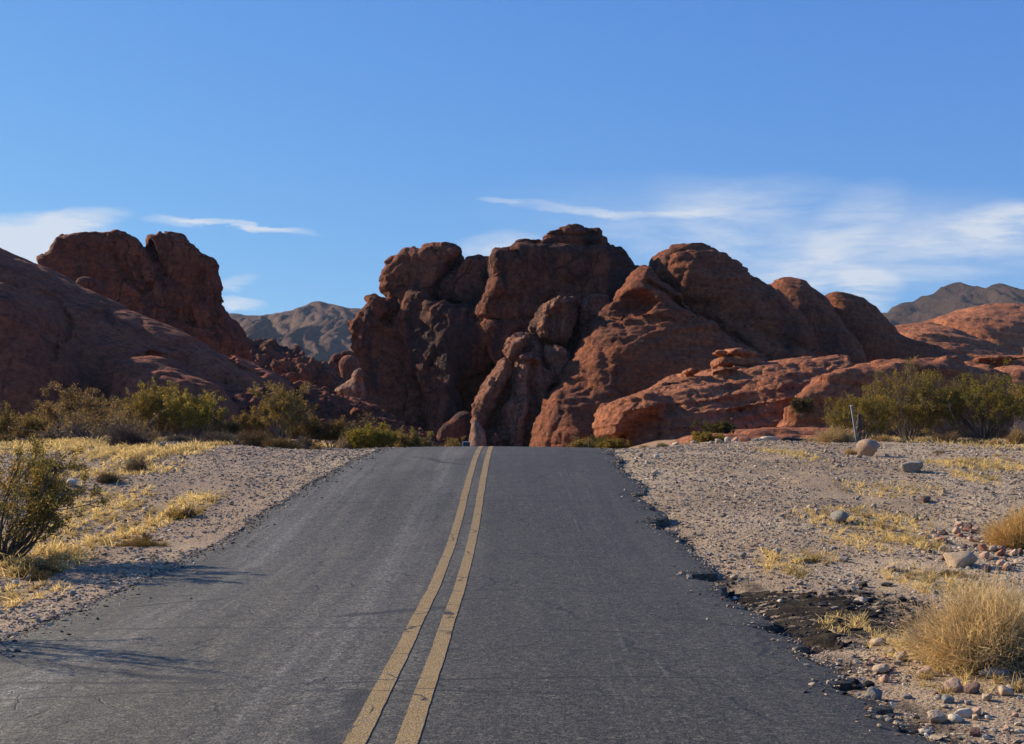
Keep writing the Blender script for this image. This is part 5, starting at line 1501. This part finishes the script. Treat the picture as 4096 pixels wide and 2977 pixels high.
def stones():
    big = stone_mesh("boulder", 5, (0.33, 0.22, 0.15), True, M_stone, 7, 0.10)
    stone("large rounded tan boulder beside the steel post, the biggest stone on the gravel", 3482, 1843, 96, 70, 'tan', 1, "boulder", None, "boulder", 27.0, .4, 1.0, big)
    stone("grey angular boulder on the gravel, right of the large tan one", 3660, 1893, 100, 52, 'grey', 2, "boulder", None, "boulder")
    stone("bluish dark grey boulder sitting in the yellow grass patch", 3366, 2096, 84, 60, 'blue', 3, "boulder", None, "boulder")
    stone("dark brown stone alone on bare gravel above the red stones", 3707, 2012, 56, 30, 'brown', 4)
    stone("large grey boulder half hidden behind the big blond bush", 3850, 2272, 150, 70, 'tan', 5, "boulder", None, "boulder", sink=.5)
    stone("whitish pale rock at the far edge of the gravel, left of the dark log", 3085, 1778, 84, 28, 'pale', 6, "rock", None, "rock", 37.5)
    stone("pale rock among dry bushes on the left bank", 284, 1948, 52, 34, 'pale', 7, "rock", None, "rock")
    stone("flat whitish stone on the gravel left of the bright yellow clump", 580, 2042, 32, 15, 'pale', 8)
    stone("pale stone on the crest of the left bank, right of the tan bushes", 640, 1795, 40, 26, 'grey', 9, "rock", None, "rock", 28)
    stone("long flat grey stone at the foot of the big blond bush", 3990, 2716, 140, 40, 'blue', 10)
    stone("tan stone against the broken road edge, by the tar patch", 2938, 2318, 40, 22, 'tan', 11)
    stone("white rock at the road's far right shoulder before the mustard bush", 2483, 1800, 34, 16, 'pale', 12, "rock", None, "rock", 37)
    for i, (u, v, w, h, c) in enumerate([(2878, 1783, 44, 24, 'tan'), (2915, 1788, 36, 22, 'pale'), (2945, 1776, 40, 26, 'pink'), (2985, 1782, 60, 26, 'red'), (3020, 1790, 44, 22, 'tan'), (3040, 1784, 36, 24, 'grey'),
                                         (2850, 1790, 26, 16, 'grey'), (2775, 1796, 30, 14, 'tan'), (2705, 1797, 34, 16, 'pale'), (2620, 1800, 30, 14, 'tan')]):
        stone("rounded cobble in the row along the far edge of the gravel", u, v, w, h, c, 30 + i, "stone", "cobbles along the gravel's far edge", Y=36 + (i % 3) * .4)
    rng = np.random.default_rng(5)
    # red stones spilled under the golden bush
    k = 0
    while k < 46:
        u, v = rng.uniform(3680, 4090), rng.normal(2150, 38)
        if u > 3930 and v < 2190: v = rng.uniform(2195, 2290)
        w = rng.uniform(18, 46)
        stone("angular red stone in the spill below the golden bush", u, v, w, w * rng.uniform(.5, .8), rng.choice(['red', 'red', 'pink', 'brown', 'pink', 'tan']), 100 + k, "stone", "red stones below the golden bush")
        k += 1
    # black asphalt lumps on the tar patch
    for k in range(76):
        if k < 40: u, v = rng.normal(3470, 105), rng.normal(2420, 55)
        else:
            yb = BITES[k % len(BITES)]
            yy = yb[0] + rng.normal(0, yb[1] * .6)
            u, v = None, None
        w = rng.uniform(16, 48)
        if u is None:
            x = float(edge_r(yy)) + abs(rng.normal(0.04, 0.09))
            o = obj("asphalt_lump", STONES['black'][rng.integers(0, 5)], loc=(x, yy, float(terrain(x, yy)) + 0.015))
            s = rng.uniform(0.015, 0.045)
            o.scale = (s, s * .9, s * .6); o.rotation_euler = (rng.uniform(-.4, .4), rng.uniform(-.4, .4), rng.uniform(0, 6))
            tag(o, "black crumb of asphalt fallen off the road's broken right edge", "asphalt lump", "crumbs along the broken road edge")
        else:
            stone("black lump of broken asphalt on the tar patch by the big blond bush", u, v, w, w * .42, 'black', 300 + k, "asphalt lump", "asphalt lumps on the tar patch", "asphalt_lump")
    # cobbles strewn over the right-hand gravel
    k = 0
    while k < 130:
        v = 1800 + 1150 * rng.random() ** 1.6
        u = rng.uniform(2450, 4080)
        x, y = ground_at(u, v)
        if x < float(edge_r(y)) + 0.25: continue
        if v > 2350 and rng.random() < .4: u = rng.uniform(3500, 4080)
        w = (0.04 + 0.10 * rng.random() ** 2) * FPX * 4 / y
        c = rng.choice(['grey', 'pale', 'tan', 'tan', 'pale', 'pink', 'blue', 'grey'])
        stone("one of many small cobbles strewn over the gravel right of the road", u, v, w, w * rng.uniform(.5, .75), c, 400 + k, "stone", "cobbles on the right-hand gravel")
        k += 1
    for k in range(46):
        u, v = rng.uniform(3380, 4090), rng.uniform(2600, 2960)
        x, y = ground_at(u, v)
        if x < float(edge_r(y)) + 0.2: continue
        w = (0.03 + 0.09 * rng.random() ** 2) * FPX * 4 / y
        stone("one of many cobbles below the big blond bush in the lower right corner", u, v, w, w * rng.uniform(.45, .7), rng.choice(['grey', 'pale', 'tan', 'blue', 'pink', 'brown']), 850 + k, "stone", "cobbles below the big blond bush")
    k = 0
    while k < 50:
        v = 1815 + 700 * rng.random() ** 1.6
        u = rng.uniform(10, 1250)
        x, y = ground_at(u, v)
        if x > float(edge_l(y)) - 0.3: continue
        w = rng.uniform(0.04, 0.11) * FPX * 4 / y
        c = rng.choice(['grey', 'pale', 'tan', 'pink', 'blue', 'brown'])
        stone("one of many small cobbles strewn over the gravel left of the road", u, v, w, w * rng.uniform(.5, .75), c, 700 + k, "stone", "cobbles on the left-hand gravel")
        k += 1


stones()


def gravel():
    rng = np.random.default_rng(21)
    N = 150000
    y = 4.5 + (36 - 4.5) * rng.random(N) ** 1.35
    half = 0.47 * y + 1.2
    x = rng.uniform(-1, 1, N) * half
    el, er = edge_l(y), edge_r(y)
    keep = ((x < el + 0.10 - 0.25 * rng.random(N) ** 2) | (x > er + 0.05)) & (n2(x, y, 0.7, 91, 4) * 1.3 + 0.22 + 0.5 * (rng.random(N) - .3) > 0.0)
    gm = grass_mask(x, y)
    keep &= rng.random(N) > gm * 0.55
    x, y = x[keep], y[keep]
    n = len(x)
    s = 0.0045 + 0.018 * rng.random(n) ** 5.5 + 0.00032 * y
    z = terrain(x, y) + s * 0.25
    V0, F0 = ICO1
    nv = len(V0)
    A = rng.normal(0, 1, (n, 3, 3)) * 0.28 + np.eye(3)[None] * np.array([1.15, 1.0, 0.6])[None, None]
    V = np.einsum('vk,nkj->nvj', V0, A) * (1 + rng.uniform(-.18, .18, (n, nv, 1))) * s[:, None, None]
    V += np.stack([x, y, z], -1)[:, None]
    F = (F0[None] + (np.arange(n) * nv)[:, None, None]).reshape(-1, 3)
    pal = np.array([COLS[c] for c in ('grey', 'pale', 'tan', 'pink', 'tan', 'brown', 'blue', 'tan', 'grey', 'pale')])
    c = pal[rng.integers(0, len(pal), n)] * rng.uniform(0.7, 1.2, (n, 1))
    tar = tar_mask(x, y) > rng.random(n) * 1.2
    c[tar] = np.array([0.03, 0.027, 0.026])
    me = mesh_np("gravel", V.reshape(-1, 3), F, False, M_stone, np.repeat(c, nv, 0))
    tag(obj("gravel", me), "loose mixed gravel scattered over both verges of the road", kind='stuff')


gravel()


def spill():
    rng = np.random.default_rng(27)
    n = 3600
    y = 4.6 + 26 * rng.random(n) ** 1.4
    left = rng.random(n) < .68
    d = rng.exponential(0.11, n)
    x = np.where(left, edge_l(y) + d - .02, edge_r(y) - d * .7)
    z = zr(y) + np.maximum(0.085 * (1 - ((x + 0.7) / 3.2) ** 2), -0.02) * 0.6 + 0.008 * n2(x, y, 0.7, 3, 3)
    s = 0.004 + 0.012 * rng.random(n) ** 4 + 0.0003 * y
    V0, F0 = ICO1
    nv = len(V0)
    A = rng.normal(0, 1, (n, 3, 3)) * 0.28 + np.eye(3)[None] * np.array([1.15, 1.0, 0.6])[None, None]
    V = np.einsum('vk,nkj->nvj', V0, A) * (1 + rng.uniform(-.18, .18, (n, nv, 1))) * s[:, None, None]
    V += np.stack([x, y, z + s * .3], -1)[:, None]
    F = (F0[None] + (np.arange(n) * nv)[:, None, None]).reshape(-1, 3)
    pal = np.array([COLS[c] for c in ('grey', 'pale', 'tan', 'tan', 'brown', 'tan', 'dark')])
    c = pal[rng.integers(0, len(pal), n)] * rng.uniform(0.7, 1.2, (n, 1))
    me = mesh_np("gravel", V.reshape(-1, 3), F, False, M_stone, np.repeat(c, nv, 0))
    tag(obj("gravel", me), "fine gravel spilled onto the edges of the asphalt", kind='stuff')


spill()


def dry_grass():
    rng = np.random.default_rng(33)
    Vs, Fs, Cs = [], [], []
    off = 0
    for cx, cy, rx, ry, d, ln in GRASS:
        area = math.pi * rx * ry * 1.4
        far = max(1.0, cy / 14)
        n = int(min(18000, area * 2300 * d / far))
        a = rng.uniform(0, 2 * math.pi, n); r = np.sqrt(rng.random(n)) * 1.55
        x = cx + rx * r * np.cos(a); y = cy + ry * r * np.sin(a)
        # tufts
        gs = 4.2
        tx = np.round(x * gs + 0.9 * n2(x, y, 3, 5, 2)) / gs; ty = np.round(y * gs + 0.9 * n2(x, y, 3, 6, 2)) / gs
        pull = 0.35 + 0.6 * rng.random(n) ** 0.6
        x = x * (1 - pull) + (tx + 0.06 * np.sin(ty * 37)) * pull; y = y * (1 - pull) + (ty + 0.06 * np.sin(tx * 41)) * pull
        q = ((x - cx) / rx) ** 2 + ((y - cy) / ry) ** 2 + 0.45 * n2(x, y, 1.1, 71, 4)
        keep = (rng.random(n) < sstep(2.3, 0.1, q) ** 1.5) & ((x < edge_l(y) - 0.05) | (x > edge_r(y) + 0.08))
        x, y, tx, ty = x[keep], y[keep], tx[keep], ty[keep]; n = len(x)
        if not n: continue
        z = terrain(x, y)
        L = ln * rng.uniform(0.4, 1.3, n) * (0.6 + 0.7 * np.abs(np.sin(tx * 17.3 + ty * 29.1)))
        w = (0.0016 + 0.00016 * cy) * rng.uniform(.7, 1.5, n)
        d_ = rng.normal(0, .75, (n, 3)); d_[:, 2] = 1; d_ /= np.linalg.norm(d_, axis=1, keepdims=True)
        e = np.cross(d_, rng.normal(0, 1, (n, 3))); e /= np.linalg.norm(e, axis=1, keepdims=True)
        B = np.stack([x, y, z - 0.01], -1)
        bend = rng.normal(0, .22, (n, 3)) * L[:, None]; bend[:, 2] = -np.abs(bend[:, 2]) * .6
        M = B + d_ * (L * .6)[:, None]; Tt = B + d_ * L[:, None] + bend
        V = np.stack([B - e * w[:, None], B + e * w[:, None], M + e * (w * .8)[:, None], M - e * (w * .8)[:, None], Tt + e * (w * .25)[:, None], Tt - e * (w * .25)[:, None]], 1)
        i = np.arange(n)[:, None] * 6 + off
        Fs.append(np.concatenate([i + np.array([[0, 1, 2, 3]]), i + np.array([[3, 2, 4, 5]])]))
        Vs.append(V.reshape(-1, 3)); off += n * 6
        tone = np.abs(np.sin(tx * 31.7 + ty * 13.3))[:, None]
        c = (np.array([0.70, 0.515, 0.205])[None] * (1 - .45 * (tone > .82)) + np.array([0.06, 0.035, 0.02])[None] * tone) * rng.uniform(.6, 1.25, (n, 1))
        Cs.append(np.repeat(c, 6, 0))
    me = mesh_np("dry_grass", np.concatenate(Vs), np.concatenate(Fs), False, M_straw, np.concatenate(Cs))
    tag(obj("dry_grass", me), "short yellow dry grass in patches on both verges", kind='stuff')


dry_grass()


# ------------------------------------------------------------------ small man-made and wooden things
def bx(sx, sy, sz, cx=0, cy=0, cz=0, bev=0.0):
    import bmesh
    bm = bmesh.new()
    bmesh.ops.create_cube(bm, size=1)
    bmesh.ops.scale(bm, vec=(sx, sy, sz), verts=bm.verts)
    bmesh.ops.translate(bm, vec=(cx, cy, cz), verts=bm.verts)
    if bev: bmesh.ops.bevel(bm, geom=list(bm.edges), offset=bev, segments=2, affect='EDGES')
    return bm


def bm_obj(name, bms, mat, parent):
    import bmesh
    me = bpy.data.meshes.new(name)
    out = bmesh.new()
    for b in bms:
        tmp = bpy.data.meshes.new("tmp"); b.to_mesh(tmp); b.free()
        out.from_mesh(tmp); bpy.data.meshes.remove(tmp)
    out.to_mesh(me); out.free()
    me.materials.append(mat)
    return obj(name, me, parent)


def log_mesh(name, length, r, seed, mat, bend=0.1, n=28):
    rng = np.random.default_rng(seed)
    t = np.linspace(0, 1, n)
    P = np.stack([(t - .5) * length, bend * np.sin(t * 3 + seed) * length * .2, r * .7 + 0.02 * np.sin(t * 7)], -1)[None]
    R = (r * (1 - 0.35 * t) * (1 + 0.12 * rng.normal(0, 1, n)))[None]
    R[0, 0] *= 0.3; R[0, -1] *= 0.25
    V, F = tubes(P, R, 9)
    V = V + 0.15 * r * fbm(V * 14, 3, seed)[:, None]
    return mesh_np(name, V, F, True, mat)


def details():
    steel = mat_simple("galvanised steel", (0.30, 0.32, 0.33), 0.5, 0.6, 0.15, 60)
    wood = mat_simple("weathered grey wood", (0.14, 0.11, 0.09), 0.9, 0, 0.5, 30)
    dwood = mat_simple("dark dead wood", (0.055, 0.043, 0.038), 0.95, 0, 0.5, 25)
    # steel post: a channel section with a flat cap, leaning slightly left
    Y = 31.0
    x, _ = at(3428, 1765, Y)
    zb = float(terrain(x, Y)) - 0.05
    H = at(3404, 1622, Y)[1] - zb
    p = empty("steel_post", (x, Y, zb))
    p.rotation_euler = (0, math.radians(-8.5), math.radians(12))
    tag(p, "thin galvanised steel post leaning left, in front of the green bushes", "post")
    w = 0.045
    bm_obj("channel", [bx(w, 0.006, H, 0, 0, H / 2, 0.001), bx(0.006, 0.028, H, -w / 2 + .003, -0.017, H / 2, .001), bx(0.006, 0.028, H, w / 2 - .003, -0.017, H / 2, .001)], steel, p)
    bm_obj("cap", [bx(w + 0.03, 0.05, 0.012, 0, -0.012, H + 0.006, 0.003)], mat_simple("bright zinc", (0.7, 0.7, 0.68), .4, .3), p)
    # charred stump behind the post
    Y = 33.0
    x, _ = at(3437, 1765, Y)
    zb = float(terrain(x, Y)) - 0.05
    s = empty("tree_stump", (x, Y, zb))
    tag(s, "dark dead stump standing just behind the steel post", "stump")
    H = at(3437, 1655, Y)[1] - zb
    t = np.linspace(0, 1, 16)
    P = np.stack([-0.06 + 0.16 * t - .1 * t ** 2, 0.03 * np.sin(t * 5), t * H], -1)[None]
    R = (0.10 - 0.03 * t + 0.015 * np.sin(t * 13))[None]; R[0, -1] = 0.02
    V, F = tubes(P, R, 12); V += 0.02 * fbm(V * 9, 3, 4)[:, None]
    obj("trunk", mesh_np("trunk", V, F, True, dwood), s)
    for k, (z0, dx, dz) in enumerate(((.45, -.16, .2), (.3, .2, .28), (.6, .14, .22))):
        t = np.linspace(0, 1, 8)
        P = np.stack([dx * t, 0.04 * np.sin(t * 4), z0 * H + dz * t], -1)[None]
        V, F = tubes(P, (0.03 * (1 - .7 * t))[None], 6)
        obj("snag", mesh_np("snag", V, F, True, dwood), s)
    # stake beyond the crest
    Y = 34.0
    x, _ = at(2358, 1800, Y)
    zb = float(zr(Y)) - 0.1
    H = at(2356, 1764, Y)[1] - zb
    m = bx(0.045, 0.03, H, 0, 0, H / 2, 0.004)
    for vtx in m.verts:
        if vtx.co.z > H * .9: vtx.co.x *= .7
    k = bm_obj("wooden_stake", [m], mat_simple("brown stake", (0.09, 0.06, 0.04), .9), None)
    k.location = (x, Y, zb); k.rotation_euler = (0, math.radians(-4), 0.3)
    tag(k, "short brown wooden stake standing at the far end of the road's crest", "stake")
    # little sign seen from the crest
    Y = 46.0
    x, _ = at(1866, 1780, Y)
    zt = at(1866, 1767, Y)[1]; zb = float(terrain(x, Y)) - 0.1
    g = empty("roadside_sign", (x, Y, zb))
    tag(g, "small low white-rimmed sign with dark face, beyond the crest left of the road", "sign")
    W = 30 / 4 / FPX * Y; Hp = 0.17; T = zt - zb
    bm_obj("panel", [bx(W - .03, 0.02, Hp, 0, 0, T - Hp / 2 - .015, .003)], mat_simple("dark sign face", (0.05, 0.055, 0.05), .5), g)
    rim = mat_simple("white sign rim", (0.75, 0.75, 0.72), .5)
    bm_obj("frame", [bx(W, 0.032, 0.025, 0, 0, T - .002, .003), bx(.022, .032, Hp + .03, -W / 2 + .0, 0, T - Hp / 2 - .014, .003), bx(.022, .032, Hp + .03, W / 2, 0, T - Hp / 2 - .014, .003)], rim, g)
    for sx in (-W * .36, W * .36):
        bm_obj("post", [bx(.035, .03, T - Hp, sx, 0.03, (T - Hp) / 2 + .05, .003)], wood, g)
    # fallen wood
    Y = 34.5
    x, _ = at(3190, 1778, Y)
    l = obj("log", log_mesh("log", 130 / 4 / FPX * Y, 0.055, 3, dwood), loc=(x, Y, float(terrain(x, Y)) + 0.005))
    l.rotation_euler = (0, 0, 0.04)
    tag(l, "straight dark log lying on the gravel left of the blond bush by the steel post", "log")
    Y = 30.3
    x, _ = at(1355, 1822, Y)
    l = obj("log", log_mesh("log", 175 / 4 / FPX * Y, 0.028, 8, wood), loc=(x, Y, float(terrain(x, Y)) + 0.0))
    l.rotation_euler = (0, 0, -0.05)
    tag(l, "thin weathered pole lying on the gravel by the road's left edge near the crest", "log")
    Y = 34.0
    x, _ = at(1215, 1755, Y)
    l = obj("log", log_mesh("log", 130 / 4 / FPX * Y, 0.07, 12, dwood, .3), loc=(x, Y, float(terrain(x, Y)) + 0.03))
    l.rotation_euler = (0, math.radians(14), -0.2)
    tag(l, "dark fallen limb slanting under the wide olive bush", "log")
    # tilted sheet of old asphalt beside the road
    gx = [2.25, 3.35]; ys = np.linspace(8.9, 12.4, 140); s = np.linspace(0, 1, 36)
    w = 1.25 * np.sin(np.clip((ys - 8.8) / 3.7, 0, 1) * math.pi) ** 0.6 * (1 + .35 * n2(ys * 0, ys, 1.6, 3, 4) + .4 * n2(ys * 0, ys, 6, 13, 3)) * np.interp(ys, [8.9, 11, 12.4], [.55, 1, 1.15])
    x0 = edge_r(ys) - 0.12
    X = x0[:, None] + w[:, None] * s; Yg = np.repeat(ys[:, None], 36, 1)
    Z = terrain(X, Yg) + 0.006 + 0.02 * n2(X, Yg, 3, 8, 3) + 0.04 * n2(X, Yg, 9, 18, 4) * s
    Z[:, -1] -= 0.08; Z[0] -= .08; Z[-1] -= .08
    idx = np.arange(140 * 36).reshape(140, 36)
    F = np.stack([idx[:-1, :-1], idx[:-1, 1:], idx[1:, 1:], idx[1:, :-1]], -1).reshape(-1, 4)
    m, t, b = material("old tarry asphalt")
    p = t.pos()
    c = t.mix(t.smooth(t.noise(p, 3, 6, .65), .4, .65), (0.020, 0.016, 0.012), (0.062, 0.046, 0.029))
    c = t.mix(t.smooth(t.voro(p, 60), .1, .25, .4, 0), c, (0.12, 0.1, 0.08))
    t.put(b.inputs['Base Color'], c); b.inputs['Roughness'].default_value = .95; b.inputs['Specular IOR Level'].default_value = .1
    t.put(b.inputs['Normal'], t.bump(t.noise(p, 25, 6, .7), .9, .05))
    o = obj("asphalt_apron", mesh_np("asphalt_apron", np.stack([X, Yg, Z], -1).reshape(-1, 3), F, True, m))
    tag(o, "crumbling sheet of old black asphalt spilling off the road's right edge", "asphalt patch")


details()


def haze():
    me = bpy.data.meshes.new("haze")
    x, y0, y1, z0, z1 = 3100, -120, 3100, -14, 330
    v = [(a, b, c) for c in (z0, z1) for b in (y0, y1) for a in (-x, x)]
    f = [(0, 2, 3, 1), (4, 5, 7, 6), (0, 1, 5, 4), (2, 6, 7, 3), (0, 4, 6, 2), (1, 3, 7, 5)]
    me.from_pydata(v, [], f)
    m = bpy.data.materials.new("thin desert air")
    m.use_nodes = True
    t = NT(m.node_tree)
    t.n.clear()
    pv = t.node('ShaderNodeVolumePrincipled')
    pv.inputs['Color'].default_value = (0.62, 0.78, 1.0, 1)
    pv.inputs['Density'].default_value = HAZE
    pv.inputs['Anisotropy'].default_value = 0.1
    out = t.node('ShaderNodeOutputMaterial')
    t.l.new(pv.outputs[0], out.inputs['Volume'])
    me.materials.append(m)
    tag(obj("haze", me), kind='stuff')


HAZE = 0.00006
haze()
